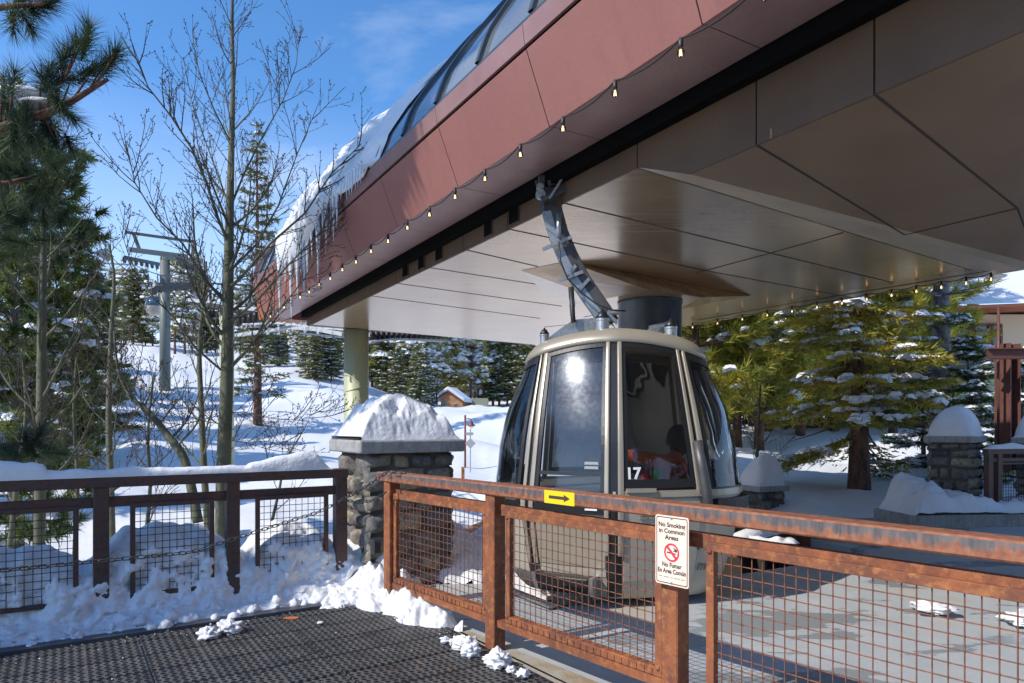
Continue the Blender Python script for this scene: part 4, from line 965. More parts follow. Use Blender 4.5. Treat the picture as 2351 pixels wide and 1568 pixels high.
mb = MB(); mb.tube([P(1283,555,6.08),P(1287,600,6.06),P(1303,640,6.05),P(1335,672,6.05),P(1372,700,6.02),P(1406,712,6.0),P(1437,714,6.0)], .007, 6); mb.build('cable', M['rubber'], hg, smooth=True)
mb = MB(); mb.tube([P(1283,490,6.12),P(1282,545,6.1)], .022, 10); mb.build('actuator', M['galv'], hg, smooth=True)
mb = MB(); mb.tube([P(1311,660,6.1),P(1315,725,6.08),P(1317,740,6.08)], [.026,.022,.022], 12); mb.build('shock_absorber', M['rubber'], hg, smooth=True)
mb = MB(); mb.tube([P(1313,688,6.098),P(1313.6,703,6.096)], .0285, 12); mb.build('shock_sleeve', mat('pale_blue_sleeve', (.35,.6,.7), .4), hg, smooth=True)
mb = MB(); mb.tube([P(1405,745,6.15),P(1425,782,5.8)], .012, 6); mb.build('bracket', M['galv'], hg)
# lettering and marks
def text_obj(body_, size, origin, ax, ay, m_, name, par=None, align='CENTER', off=.0, ext=.0006, shear=0, sx=1.0):
    cu = bpy.data.curves.new(name, 'FONT'); cu.body = body_; cu.size = size; cu.align_x = align; cu.extrude = ext; cu.offset = off; cu.shear = shear
    o = bpy.data.objects.new(name+'_tmp', cu); C.objects.link(o); bpy.context.view_layer.update()
    me = bpy.data.meshes.new_from_object(o.evaluated_get(bpy.context.evaluated_depsgraph_get())); bpy.data.objects.remove(o); bpy.data.curves.remove(cu)
    ax = Vector(ax).normalized(); ay = Vector(ay).normalized(); an = ax.cross(ay).normalized(); O = Vector(origin)
    base = wloc(par) if par else Vector((0,0,0))
    for v in me.vertices: v.co = O+ax*v.co.x*sx+ay*v.co.y+an*v.co.z-base
    me.materials.clear(); me.materials.append(m_); me.name = name
    o = bpy.data.objects.new(name, me); C.objects.link(o)
    if par: o.parent = par
    return o
pr = cab(.27, .87, .030); ax = (cab(.5,.9,.03)-cab(.1,.9,.03)); ay = cab(.27,1.2,.03)-cab(.27,.85,.03)
text_obj('17', .125, cab(.205, 1.03, .020), ax, ay, M['white_paint'], 'number', gd, off=.004)
def cab_at(x, y, off=.014):     # point of the cabin skin seen at (x, y), right half
    best = None
    for it in range(160):
        t = .9+.9*it/160; z = .4
        for _ in range(4): q = cab(t, z, off); z = CZ-(y-HY)/F*q.y
        q = cab(t, z, off); e = abs(CX+F*q.x/q.y-x)
        if best is None or e < best[0]: best = (e, q)
    return best[1]
pa, pb = cab_at(1598, 1308), cab_at(1632, 1308)
text_obj('mo', .115, pa+CF*.006, pb-pa, (0,0,1), M['slate_paint'], 'lettering', gd, shear=.35, align='LEFT', off=.001)
mb = MB()
for pts_ in ([(1600,1262),(1606,1262),(1610,1246),(1604,1243),(1600,1248)], [(1617,1262),(1630,1262),(1636,1236),(1631,1231)], [(1640,1262),(1650,1262),(1652,1249),(1647,1247)], [(1655,1262),(1663,1262),(1668,1240),(1662,1236)]):
    q_ = [cab_at(*p) for p in pts_]; mb.prism(q_, CF*.002)
mb.build('peaks_emblem', M['slate_paint'], gd)
mb = MB(); q = cab(-.26, 1.10, .015); axx = (cab(-.15,.84,.015)-cab(-.35,.84,.015)).normalized()
for dz in (0, .035): mb.prism([q-axx*.06+V(0,0,dz), q+axx*.06+V(0,0,dz), q+axx*.055+V(0,0,dz+.022), q-axx*.055+V(0,0,dz+.022)], CF*.001)
mb.build('door_decal', M['grey_sign'], gd)
mb = MB(); q = cab(-.25, .785, .024); mb.box(q, (.10, .004, .014), rotm(axx, Vector((-axx.y, axx.x, 0)))); mb.build('maker_plate', M['white_paint'], gd)
# interior: floor, seats
mb = MB(); fl_ = [cab(-4+8*a/60, .30, -.04) for a in range(60)]; mb.add(fl_, [tuple(range(60))]); mb.build('floor', M['interior'], gd)
for sgn in (-1, 1):
    mb = MB(); c = CC+CR*(sgn*.62)+V(0,0,.58); mb.box(c, (.42, 1.0, .07), rotm(CR, -CF)); mb.box(c+CR*sgn*.20+V(0,0,.28), (.06, .98, .45), rotm(CR, -CF)); o = mb.build('seat', M['interior'], gd); bevel(o, .02, 2)
# passenger: seated, leaning, arm stretched across
def skin_obj(nodes, edges, m_, name, lvl=2):
    me = bpy.data.meshes.new(name); me.from_pydata([n[0] for n in nodes], edges, []); me.materials.append(m_)
    o = bpy.data.objects.new(name, me); C.objects.link(o); sk = o.modifiers.new('skin', 'SKIN')
    me.skin_vertices.new(name='s') if not me.skin_vertices else None
    for i, n in enumerate(nodes): me.skin_vertices[0].data[i].radius = (n[1], n[1]*(n[2] if len(n) > 2 else 1))
    me.skin_vertices[0].data[0].use_root = True
    sb = o.modifiers.new('sub', 'SUBSURF'); sb.levels = lvl; sb.render_levels = lvl
    for p in range(0): pass
    return o
pe = empty('person', CC+CR*.52+V(0,0,.62), 'person in an orange ski jacket sitting in the gondola, arm stretched across', 'person')
base = CC+CR*.53+CF*.22; b0 = wloc(pe)
def pt(r, f, z): return (base+CR*r+CF*f+V(0,0,z))-b0
nodes = [(pt(.02,0,.72),.15,.8),(pt(.0,.03,.92),.155,.8),(pt(-.02,.08,1.10),.15,.75),(pt(-.02,.04,1.18),.06),(pt(.0,.0,1.22),.05),
 (pt(-.04,.26,1.13),.075),(pt(-.28,.30,1.17),.058),(pt(-.52,.30,1.22),.045),(pt(-.04,-.10,1.12),.07),(pt(-.02,-.18,.92),.055),(pt(-.16,-.10,.80),.042),
 (pt(-.06,.12,.70),.085),(pt(-.42,.14,.68),.065),(pt(-.44,.14,.36),.045),(pt(-.06,-.12,.70),.085),(pt(-.40,-.14,.68),.065),(pt(-.42,-.14,.36),.045)]
edges = [(0,1),(1,2),(2,3),(3,4),(2,5),(5,6),(6,7),(2,8),(8,9),(9,10),(0,11),(11,12),(12,13),(0,14),(14,15),(15,16)]
jo = skin_obj(nodes, edges, M['orange_cloth'], 'jacket_and_trousers'); jo.parent = pe
hd = MB(); hc = pt(.02,-.02,1.30)+b0
hd.grid(lambda a, b: hc+(CR*(.085*math.cos(2*math.pi*a))+CF*(.10*math.sin(2*math.pi*a)))*math.sin(math.pi*b)**.8+V(0,0,.125*math.cos(math.pi*b)), 20, 14, wrapu=True)
ho = hd.build('head', M['dark_cloth'], pe, smooth=True)
hd = MB(); hd.grid(lambda a, b: hc+V(0,0,.02)+(CR*(.108*math.cos(2*math.pi*a))+CF*(.12*math.sin(2*math.pi*a)))*math.sin(math.pi*b*.55)**.8+V(0,0,.135*math.cos(math.pi*b*.6)), 20, 10, wrapu=True); hd.build('helmet', M['dark_cloth'], pe, smooth=True)
hn = MB(); wp = nodes[7][0]+b0
for k in range(4):
    o_ = V(0,0,.024-.016*k); hn.tube([wp-CR*.01+o_*.8, wp-CR*.055+o_, wp-CR*.09+o_-V(0,0,.004), wp-CR*(.118-.006*abs(k-1))+o_-V(0,0,.018)], [.012,.011,.0095,.007], 6)
hn.tube([wp+V(0,0,.01), wp-CR*.03+CF*.03+V(0,0,.03), wp-CR*.055+CF*.035+V(0,0,.042)], [.013,.011,.008], 6); hn.build('glove', M['dark_cloth'], pe, smooth=True)
def bag(x, y, Y, w, h, m_, name, label, cat, seed):
    c = P(x, y, Y); mb = MB()
    def f(a, b):
        th = 2*math.pi*a; ph = math.pi*b; q = Vector((math.cos(th)*math.sin(ph)**.6, math.sin(th)*math.sin(ph)**.6, math.cos(ph)))
        k = 1+noise.noise(q*2.2+V(seed,0,0))*.35; return c+Vector((q.x*w*k, q.y*w*.6*k, q.z*h*k))
    mb.grid(f, 18, 14, wrapu=True); return tag(mb.build(name, m_, smooth=True), label, cat)
bag(1512, 1085, 5.75, .045, .075, M['green_cloth'], 'glove', 'lime green glove standing against the cabin window, right of the 17', 'glove', 1)
bag(1483, 1092, 5.75, .04, .055, M['red_cloth'], 'glove', 'red glove against the cabin window beside the number 17', 'glove', 4)
bag(1568, 1092, 5.75, .10, .07, M['orange_cloth'], 'bag', 'crumpled orange bag at the foot of the right cabin window', 'bag', 9)
# ------------------------------------------------------------------ sticker, sign and chain on the railing
def rail_pt(x, z, off=0):   # point on the viewer face of the rusty railing plane
    a = (x-CX)/F; O = RQ-RN*off; s = (a*O.y-O.x)/(RD.x-a*RD.y); return O+RD*s+V(0,0,z)
ar = empty('direction_sticker', rail_pt(1285, .993, .066), 'yellow sticker with a dark arrow pointing right on the rusty top rail', 'sticker')
a = rail_pt(1250, .994, .0665); b = rail_pt(1319, .994, .0665); mb = MB(); h = .0745; mb.prism([a, b, b+V(0,0,h), a+V(0,0,h)], -RN*.0012); mb.build('backing', M['yellow'], ar)
L = (b-a).length; o_ = a-RN*.0016; X = lambda u, v: o_+RD*(L*u)+V(0,0,h*v)
mb = MB(); mb.prism([X(.16,.38),X(.66,.38),X(.66,.22),X(.86,.50),X(.66,.78),X(.66,.62),X(.16,.62)], -RN*.0006); mb.build('arrow', M['arrow'], ar)
sg = empty('no_smoking_sign', rail_pt(1545, .68, .08), 'cream no smoking sign in English and Spanish screwed to the rusty post', 'sign')
sx0 = rail_pt(1505.5, 0, .085); sx1 = rail_pt(1582, 0, .085); SW = (sx1-sx0).length; SH = SW*1.70
zt = CZ-(1180-HY)/F*sx0.y; 
def SG(u, v, off=0): return sx0+RD*(SW*u)+V(0,0,zt-SH*(1-v))-RN*off
def rrect(u0, v0, u1, v1, r):
    rv = r*SW/SH; o = []
    for cx_, cy_, a0 in ((u1-r, v1-rv, 0), (u0+r, v1-rv, 90), (u0+r, v0+rv, 180), (u1-r, v0+rv, 270)):
        for k in range(6): a = R(a0+18*k); o.append((cx_+r*math.cos(a), cy_+rv*math.sin(a)))
    return o
mb = MB(); mb.prism([SG(u, v) for u, v in rrect(0,0,1,1,.07)], -RN*.0025); mb.build('plate', M['sign_face'], sg)
o1 = rrect(.035,.022,.965,.978,.05); o2 = rrect(.055,.034,.945,.966,.04); n = len(o1)
mb = MB(); mb.add([SG(u,v,.0031) for u,v in o1]+[SG(u,v,.0031) for u,v in o2], [(i,(i+1)%n,n+(i+1)%n,n+i) for i in range(n)]); mb.build('border', M['black_paint'], sg)
for tx, v, wf in (('No Smoking', .838, .80), ('in Common', .748, .76), ('Areas', .658, .40), ('No Fumar', .262, .58), ('En Area Común', .172, .84)):
    to = text_obj(tx, SW*.155, SG(.5, v, .003), RD, (0,0,1), M['black_paint'], 'lettering', sg, off=.0006)
    xs_ = [(vv.co+wloc(sg)-SG(.5, v, .003)).dot(RD) for vv in to.data.vertices]; kx = SW*wf/(max(xs_)-min(xs_))
    for vv in to.data.vertices: q_ = vv.co+wloc(sg)-SG(.5, v, .003); vv.co += RD*(q_.dot(RD)*(kx-1))
mb = MB()
for k in range(22):
    if k in (3, 9, 12, 18): continue
    mb.prism([SG(.12+.035*k,.108,.003), SG(.142+.035*k,.108,.003), SG(.142+.035*k,.118,.003), SG(.12+.035*k,.118,.003)], -RN*.0004)
mb.build('small_print', M['arrow'], sg)
cx_, cy_ = .50, .475; rr_ = .225
mb = MB(); n = 40; ring = []
for rad in (rr_, rr_*.80): ring += [SG(cx_+rad*math.cos(2*math.pi*k/n), cy_+rad*SW/SH*math.sin(2*math.pi*k/n), .0040) for k in range(n)]
mb.add(ring, [(k,(k+1)%n,n+(k+1)%n,n+k) for k in range(n)])
a = R(135); dx, dy = math.cos(a), math.sin(a); w_ = .032
def cp(q, s_): return SG(cx_+dx*q-dy*s_, cy_+(dy*q+dx*s_)*SW/SH, .0040)
mb.add([cp(-rr_*.88,-w_), cp(rr_*.88,-w_), cp(rr_*.88,w_), cp(-rr_*.88,w_)], [(0,1,2,3)]); mb.build('prohibition_ring', M['sign_red'], sg)
mb = MB(); y = SW/SH
mb.prism([SG(.36,.462,.0030), SG(.60,.452,.0030), SG(.60,.470,.0030), SG(.36,.480,.0030)], -RN*.0003); mb.prism([SG(.615,.452,.003), SG(.635,.452,.003), SG(.635,.468,.003), SG(.615,.468,.003)], -RN*.0003)
mb.prism([SG(u,v,.0030) for u,v in ((.63,.478),(.655,.50),(.655,.525),(.60,.535),(.545,.555),(.555,.535),(.60,.515),(.54,.505),(.56,.495),(.61,.495))], -RN*.0003); mb.build('cigarette_symbol', M['black_paint'], sg)
for v in (.965, .035): mb = MB(); mb.lathe(SG(.5,v,.003), [(.006,0),(.005,.003)], 10, axis=-RN); mb.build('screw', M['galv'], sg)
# chain
ch = empty('chain', (-1.0,5.35,1.08), 'dark link chain slung from the rusty rail end across to the lower left', 'chain')
K = [(0,Vector((-.97,5.38,1.085))),(.10,Vector((-1.13,5.17,.965))),(.25,Vector((-1.35,4.81,.838))),(.627,Vector((-1.878,4.0,.70))),(1,Vector((-2.4,3.2,.762))),(1.25,Vector((-2.75,2.66,.90)))]
def ip(t):
    i = 0
    while i < len(K)-2 and t > K[i+1][0]: i += 1
    p = [K[max(0,i-1)], K[i], K[i+1], K[min(len(K)-1,i+2)]]; f = (t-p[1][0])/(p[2][0]-p[1][0])
    return p[1][1].lerp(p[2][1], f)
pp = [ip(1.25*k/400) for k in range(401)]
for _ in range(12): pp = [pp[0]]+[(pp[i-1]+pp[i]*2+pp[i+1])/4 for i in range(1,400)]+[pp[-1]]
def links(pts, pitch=.034, r=.0033):
    acc = 0; out = [pts[0]]; 
    for a, b in zip(pts[:-1], pts[1:]):
        d = (b-a).length; acc += d
        if acc >= pitch: out.append(b.copy()); acc = 0
    mb = MB()
    for i in range(len(out)-1):
        a, b = out[i], out[i+1]; c = (a+b)/2; d = (b-a).normalized(); s = d.cross(V(0,0,1)).normalized(); u = s.cross(d)
        if i % 2: s, u = (s+u).normalized(), (u-s).normalized()
        else: s, u = (s-u).normalized(), (u+s).normalized()
        lp = []
        for k in range(13):
            q = 2*math.pi*k/12; cxq = math.cos(q); lp.append(c+d*((.0125 if cxq > 0 else -.0125)+cxq*.0105)+s*math.sin(q)*.0105)
        mb.tube(lp, r, 5, cap=False)
    return mb
links(pp).build('main_run', M['galv_dark'], ch, smooth=True)
q0 = Vector((-1.0,5.42,.915)); q1 = ip(.17); pts2 = [q0.lerp(q1, k/60)-V(0,0,.05*4*(k/60)*(1-k/60)) for k in range(61)]; links(pts2).build('short_run', M['galv_dark'], ch, smooth=True)
q0 = Vector((-.97,5.38,1.085)); pts3 = [q0+RD*(.20*k/20)+V(0,0,-.006)+RN*.03*math.sin(k*.4) for k in range(21)]; links(pts3).build('tail_on_rail', M['galv_dark'], ch, smooth=True)
# ------------------------------------------------------------------ safety nets and snow-edged beams round the pit
def net(O, a, b, na, nb, label):
    mb = MB()
    def q(i, j): 
        f = i/na; g = j/nb; return O+a*f+b*g-V(0,0,.10*math.sin(math.pi*f)*g)
    for i in range(na):
        for j in range(nb):
            o = .5 if j % 2 else 0
            m0 = q(min(na,i+o+.5), j) ; mb.tube([q(i+o*1.0, j+.0), q(min(na,i+.5+o), j+.3), q(min(na,i+.5+o), j+.7)], .009, 4, cap=False)
            mb.tube([q(min(na,i+.5+o), j+.7), q(min(na,i+1+o), j+1.0)], .009, 4, cap=False); mb.tube([q(min(na,i+.5+o), j+.3), q(min(na,i+1+o), j)], .009, 4, cap=False); mb.tube([q(min(na,i+.5+o), j+.7), q(min(na,i+o), j+1)], .009, 4, cap=False)
    return tag(mb.build('safety_net', M['net'], smooth=False), label, 'safety net')
mb = MB(); mb.prism([DS(3.0,4.35,-.62), DS(8.1,4.5,-.62), DS(8.1,6.6,-.62), DS(3.0,6.6,-.62)], (0,0,.02)); tag(mb.build('pit_floor', mat('pit_shade_dark', (.035,.035,.038), .8)), kind='structure')  # dark sheet added over the snow; the pit's shade is its colour
mb = MB()
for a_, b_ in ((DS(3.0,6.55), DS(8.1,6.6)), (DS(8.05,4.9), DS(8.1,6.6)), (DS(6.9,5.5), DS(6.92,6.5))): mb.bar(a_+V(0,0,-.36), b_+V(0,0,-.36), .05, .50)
mb_ = mb; tag(mb.build('pit_boarding', mat('shade_dark_boards', (.035,.024,.018), .8)), 'shade-darkened brown boards lining the pit beside the gondola cabin', 'boarding')  # board brown taken near black, the pit's shade painted in
net(DS(3.16,4.55,-.06), EE*1.3, NN*.35+V(0,0,-.42), 9, 4, 'white safety net sagging under the left foot of the gondola cabin')
net(DS(5.05,4.60,-.03), NN*2.4+EE*.02, EE*.75+V(0,0,-.25), 15, 6, 'white safety net hanging at the pit edge right of the cabin')
def sbeam(p, q, label, w=.14, sn=.07):
    r_ = empty('edge_beam', (p+q)/2, label, 'beam'); mb = MB(); mb.bar(p, q, w, .16); mb.build('beam', M['wood_dark'], r_)
    d = (q-p); mb = MB()
    def f(a, b):
        t = math.pi*b; sd = d.cross(V(0,0,1)).normalized(); h = sn*(1+.5*noise.noise(Vector((a*7, 1, w*30))))*min(1, a*12, (1-a)*12)
        return p+d*a+sd*(-math.cos(t)*w*.55)+V(0,0,.08+math.sin(t)**.7*h)
    mb.grid(f, 40, 8); mb.build('snow_cover', M['snow'], r_, smooth=True)
sbeam(G(1672,1262,-.05), G(1905,1204,-.05), 'snow-topped beam at the far edge of the pit, behind the cabin', .22, .10)
sbeam(G(1800,1232,-.05), G(2040,1256,-.05), 'snow-topped beam running right from the pit to the wet concrete', .2, .09)
sbeam(DS(4.9,6.55,.0), DS(8.2,6.62,.0), 'long snow-topped beam along the back of the pit', .24, .10)
sbeam(G(1700,1255,-.05), G(1835,1262,-.05), 'short snow-topped cross beam over the pit right of the cabin', .12, .06)
mb = MB(); mb.prism([DS(3.1,4.46,.001), DS(3.1,7.0,.001), DS(3.02,7.0,.001), DS(3.02,4.46,.001)], (0,0,.02)); mb.build('x', M['galv'])
bpy.data.objects['x'].name = 'edge_strip'; tag(bpy.data.objects['edge_strip'], 'galvanised strip along the pit edge in front of the gondola cabin', 'edge strip')
# pale kerb beyond the first mesh panel
mb = MB(); pts_ = [P(1040+10*k, 1238-3.2*k-.12*k*k, 7.6+.25*k) for k in range(14)]
mb.tube(pts_, .09, 8); tag(mb.build('kerb_log', mat('tan_timber', (.42,.29,.19), .8, var=(5,(.3,.2,.13),.4,.6)), smooth=True), 'tan timber edging curving through snow beyond the first mesh panel', 'edging')
# low wall at right with snow, mesh fence on it
lw = empty('low_wall', P(2225,1190,9.8), 'low dark concrete wall with snow on it below the right pillar', 'wall')
wa = P(2098, HY, 9.75); wa.z = -.3; wbv = Vector((.93,.10,0)).normalized()
mb = MB(); mb.prism([wa, wa+wbv*6, wa+wbv*6+V(-.1,.9,0), wa+V(-.1,.9,0)], (0,0,.46)); o = mb.build('wall_body', M['cap'], lw); bevel(o, .01, 2)
mb = MB()
def wsn(a, b):
    p = wa+wbv*(6*a)+V(-.05,.85,0)*b; x = 6*a
    h = .05+.30*math.exp(-((x-.45)/.42)**2)*(.5+b)+.12*math.exp(-((x-1.15)/.3)**2)+.04+.12*math.exp(-((x-3)/1.)**2)
    h *= min(1, a*30, b*7+.15, (1-a)*20); return V(p.x, p.y, .161)+V(0,0,h+fbm((p.x,p.y,0),4,4,3)*.09*min(1,h*8)+abs(noise.noise(p*11))*.05*min(1,h*8))-V(0,.04,0)*(1 if b == 0 else 0)
mb.grid(wsn, 110, 30); mb.build('snow_cover', M['snow'], lw, smooth=True)
mf = empty('railing', P(2300,1180,10.2), 'dark railing with snow on its rail and mesh, at the right edge', 'railing')
FA = P(2262, HY, 10.15); FA.z = .2; FDv = Vector((.96,.27,0)).normalized()
mb = MB(); mb.bar(FA+V(0,0,.86), FA+FDv*3+V(0,0,.86), .10, .07); mb.build('top_rail', M['rust_dark'], mf)
mb = MB(); mb.bar(FA+V(0,0,.735), FA+FDv*3+V(0,0,.735), .06, .05); mb.build('mid_rail', M['rust_dark'], mf)
for s in (.06, .24, 1.5, 1.68): mb = MB(); mb.bar(FA+FDv*s-V(0,0,.1), FA+FDv*s+V(0,0,.825), .085, .085, up=tuple(V(-FDv.y,FDv.x,0))); mb.build('post', M['rust_dark'], mf)
wire_panel(FA+FDv*.30, FDv, 1.1, .02, .66, M['rust_dark'], M['dark_wire'], mf, None, bar=.03, wr=.003)
mb = MB()
def fs_(a, b):
    t = math.pi*b; p = FA+FDv*(3*a); h = (.07+.05*noise.noise(Vector((a*9,2,0))))*min(1,a*20); return p+V(FDv.y,-FDv.x,0)*(math.cos(t)*.06)+V(0,0,.897+math.sin(t)**.6*h)
mb.grid(fs_, 60, 8); mb.build('snow_cover', M['snow'], mf, smooth=True)
# rusty steel frame at the right edge
sf = empty('steel_frame', P(2312,1010,11.4), 'red-brown steel I-beam post with a cross beam at the right edge', 'steel frame')
def ibeam(mb, p, q, w, h, up, t=.018):
    p = Vector(p); q = Vector(q); up = Vector(up).normalized(); mb.bar(p+up*(h/2-t/2), q+up*(h/2-t/2), w, t, up=tuple(up)); mb.bar(p-up*(h/2-t/2), q-up*(h/2-t/2), w, t, up=tuple(up)); mb.bar(p, q, t, h-2*t-.001, up=tuple(up))
M['beam_red'] = mat('oxide_red_steel', (.13,.048,.038), .55, .2, var=(4,(.17,.075,.055),.4,.7))
mb = MB(); ibeam(mb, P(2313,1080,11.4), P(2313,790,11.4), .26, .26, (1,.4,0)); mb.build('post', M['beam_red'], sf)
mb = MB(); ibeam(mb, P(2266,812,11.0), P(2480,812,11.0), .14, .17, (0,0,1)); mb.build('cross_beam', M['beam_red'], sf)
mb = MB(); mb.tube([P(2292,1040,11.2), P(2292,700,11.2)], .022, 8); mb.build('pipe', M['beam_red'], sf, smooth=True)
# building at right
bd = empty('building', P(2300,900,30), 'cream and green sided building with snowy roof behind the right trees', 'building')
def bp(x, y, Y=30): return P(x, y, Y)
def wallp(x0, y0, x1, y1, Y, dep, m_, name, par=bd):
    mb = MB(); mb.prism([P(x0,y1,Y), P(x1,y1,Y), P(x1,y0,Y), P(x0,y0,Y)], (0,dep,0)); return mb.build(name, m_, par)
wallp(2170,840,2700,1010,30,5,M['siding'],'lower_wall'); wallp(2185,722,2700,839,30.2,5,M['cream'],'upper_wall')
for (x0,x1) in ((2196,2228),(2236,2272),(2278,2298),(2420,2470)):
    w_ = wallp(x0,745,x1,800,30.1,.09,M['win'],'window'); mb = MB()
    for a,b in (((x0,745),(x1,745)),((x0,800),(x1,800)),((x0,745),(x0,800)),((x1,745),(x1,800)),((x0,760),(x1,760))): mb.bar(P(*a,30.05), P(*b,30.05), .09, .10, up=(0,1,0))
    mb.build('frame', M['wood_dark'], w_)
wallp(2180,838,2700,843,29.95,.2,M['wood_dark'],'trim_board')
mb = MB(); mb.prism([P(2120,712,28.6),P(2700,690,28.6),P(2700,682,28.6),P(2120,705,28.6)], (0,8,0)); mb.build('eave', mat('orange_fascia',(.40,.12,.05),.6), bd)
mb = MB(); mb.grid(lambda a,b: P(2115+600*a, 703-18*a, 28.5)+V(0, 9*b, 3.4*b+.02)+V(0,0,(.35+.1*noise.noise(Vector((a*6,b*3,0))))*min(1,b*20)), 40, 14); mb.build('roof_snow', M['snow'], bd, smooth=True)
# wooden deck rail and grey slat fence behind the fir
dk = empty('wooden_railing', P(2080,1060,19), 'brown wooden deck railing behind the fir trunk', 'railing')
for y in (1028,1068): mb = MB(); mb.bar(P(1985,y,19), P(2125,y-4,19), .06, .10); mb.build('rail', M['wood_dark'], dk)
mb = MB()
for k in range(30): mb.bar(P(1988+4.6*k,1066,19.0), P(1988+4.6*k,1029,19.0), .02, .02, up=(0,1,0))
mb.build('balusters', M['wood_dark'], dk)
for x in (1990,2070,2122): mb = MB(); mb.bar(P(x,1110,19), P(x,1022,19), .14, .14, up=(0,1,0)); mb.build('post', M['wood_dark'], dk)
gf = empty('utility_shed', P(2090,1120,17), 'low grey corrugated enclosure with flat lid beside the right pillar', 'shed')
mb = MB()
for k in range(40): mb.box(P(2030+2.6*k,1115,16.5)+V(0,.02 if k%2 else 0,.0), (.022,.03,1.0))
mb.build('corrugated_side', mat('taupe_metal',(.20,.19,.17),.6,.3), gf)
mb = MB(); mb.box(P(2082,1060,16.9), (1.25,1.2,.06)); mb.build('lid', mat('tan_lid',(.34,.27,.21),.7), gf)
# ------------------------------------------------------------------ far houses
def ground_z(x, Y): p = P(x, HY, Y); return terr(p.x, p.y)
def house(x0, x1, yb, yt, Y, m_, label, gable=True):
    c = P((x0+x1)/2, yb, Y); W = (x1-x0)/F*Y; H = (yb-yt)/F*Y; z0 = c.z-2; hr_ = empty('cabin_house', (c.x, Y, c.z), label, 'house')
    a = V(c.x-W/2, Y, z0); b = V(c.x+W/2, Y, z0); mb = MB(); pk = V(c.x-W*.15, Y, c.z+H)
    mb.prism([a, b, V(b.x,Y,c.z+H*.45), pk, V(a.x,Y,c.z+H*.75)], (W*.25, W*1.1, 0)); mb.build('wall', m_, hr_)
    e = V(W*.30, W*1.25, 0); o = V(-W*.03, -W*.10, 0)
    mb = MB(); th = H*.16; q0, q1, q2 = V(a.x-W*.1,Y,c.z+H*.66), pk+V(0,0,.05), V(b.x+W*.12,Y,c.z+H*.34)
    mb.prism([q0+o+V(0,0,.02), q1+o+V(0,0,.02), q2+o+V(0,0,.02), q2+o+V(0,0,th*.35), q1+o+V(0,0,th*.4), q0+o+V(0,0,th*.35)], e); rf_ = mb.build('roof', M['wood_dark'], hr_)
    mb = MB(); mb.prism([q0+o*.8+V(0,0,th*.4), q1+o*.8+V(0,0,th*.45), q2+o*.8+V(0,0,th*.4), q2+o*.8+V(0,0,th*1.7), q1+o*.8+V(0,0,th*1.9), q0+o*.8+V(0,0,th*1.7)], e*.97); bo = mb.build('snow_cover', M['snow'], rf_); bevel(bo, th*.4, 3)
    for fx, fz in ((.28,.30),(.68,.22)):
        mb = MB(); mb.box(V(a.x+W*fx, Y-.03, c.z+H*fz), (W*.14,.05,H*.22)); w_ = mb.build('window', M['win'], hr_)
        mb = MB(); mb.box(V(a.x+W*fx, Y-.06, c.z+H*(fz+.12)), (W*.18,.06,H*.03)); mb.box(V(a.x+W*fx, Y-.06, c.z+H*(fz-.12)), (W*.18,.06,H*.03)); mb.build('frame', M['cream'], w_)
    mb = MB(); mb.box(V(c.x+W*.05, Y-.5, c.z+H*.06), (W*.9,.9,.10))
    for k in range(12): mb.box(V(a.x+W*(.1+.08*k), Y-.93, c.z+H*.12), (.07,.07,H*.14))
    mb.build('porch', M['wood_dark'], hr_); return hr_
house(1012,1062,940,900,80,M['house_orange'],'small orange wooden house with thick snow roof, seen between cap and cabin')
house(1024,1078,862,792,115,M['house_yellow'],'tall honey-coloured log house high among the far trees')
mb = MB(); c = P(1085,930,84); mb.box(V(c.x+.8,84,c.z-.4),(2.2,2.5,2.4)); mb.build('x', mat('olive_wall',(.22,.22,.16),.8)); bpy.data.objects['x'].name='shed'; tag(bpy.data.objects['shed'],'grey olive flat building right of the small orange house','shed')
# street lamp, signs, stake
lz = terr(*P(1068,HY,33).to_2d()); sl = empty('street_lamp', V(P(1068,HY,33).x,33,lz), 'dark red street lamp with hanging bell shade on the snowy road', 'street lamp')
mb = MB(); mb.tube([V(P(1068,HY,33).x,33,lz-.5), P(1068,953,33)], .05, 8); mb.build('pole', M['lamp_red'], sl, smooth=True)
mb = MB(); mb.tube([P(1068,962,33),P(1078,961,33),P(1082,964,33),P(1082,970,33)], .025, 6); mb.build('arm', M['lamp_red'], sl)
mb = MB(); mb.lathe(P(1082,972,33), [(.04,.1),(.08,.06),(.10,0),(.20,-.10),(.20,-.13)], 14); mb.build('lamp_shade', M['lamp_red'], sl, smooth=True)
mb = MB(); mb.lathe(P(1082,978,33), [(.03,-.12),(.10,-.06),(.12,.0)], 12); mb.build('lens', M['white_paint'], sl, smooth=True)
ts = empty('road_sign', P(1079,1050,28), 'small diamond road sign with a plate above it in the snow', 'sign'); 
mb = MB(); mb.tube([P(1080,1085,28),P(1080,985,28)], .025, 6); mb.build('pole', M['galv'], ts)
c = P(1080,1018,27.95); mb = MB(); mb.prism([c+V(-.22,0,0),c+V(0,0,-.22),c+V(.22,0,0),c+V(0,0,.22)], (0,-.01,0)); mb.build('diamond_plate', M['grey_sign'], ts)
c = P(1078,996,27.95); mb = MB(); mb.box(c,(.32,.012,.12)); mb.build('plate', M['grey_sign'], ts)
mb = MB(); mb.bar(P(1063,1100,11.0), P(1063,1072,11.0), .05, .02, up=(0,1,0)); tag(mb.build('marker_stake', M['stake']), 'short orange and white stake in the snow behind the rusty rail', 'stake')
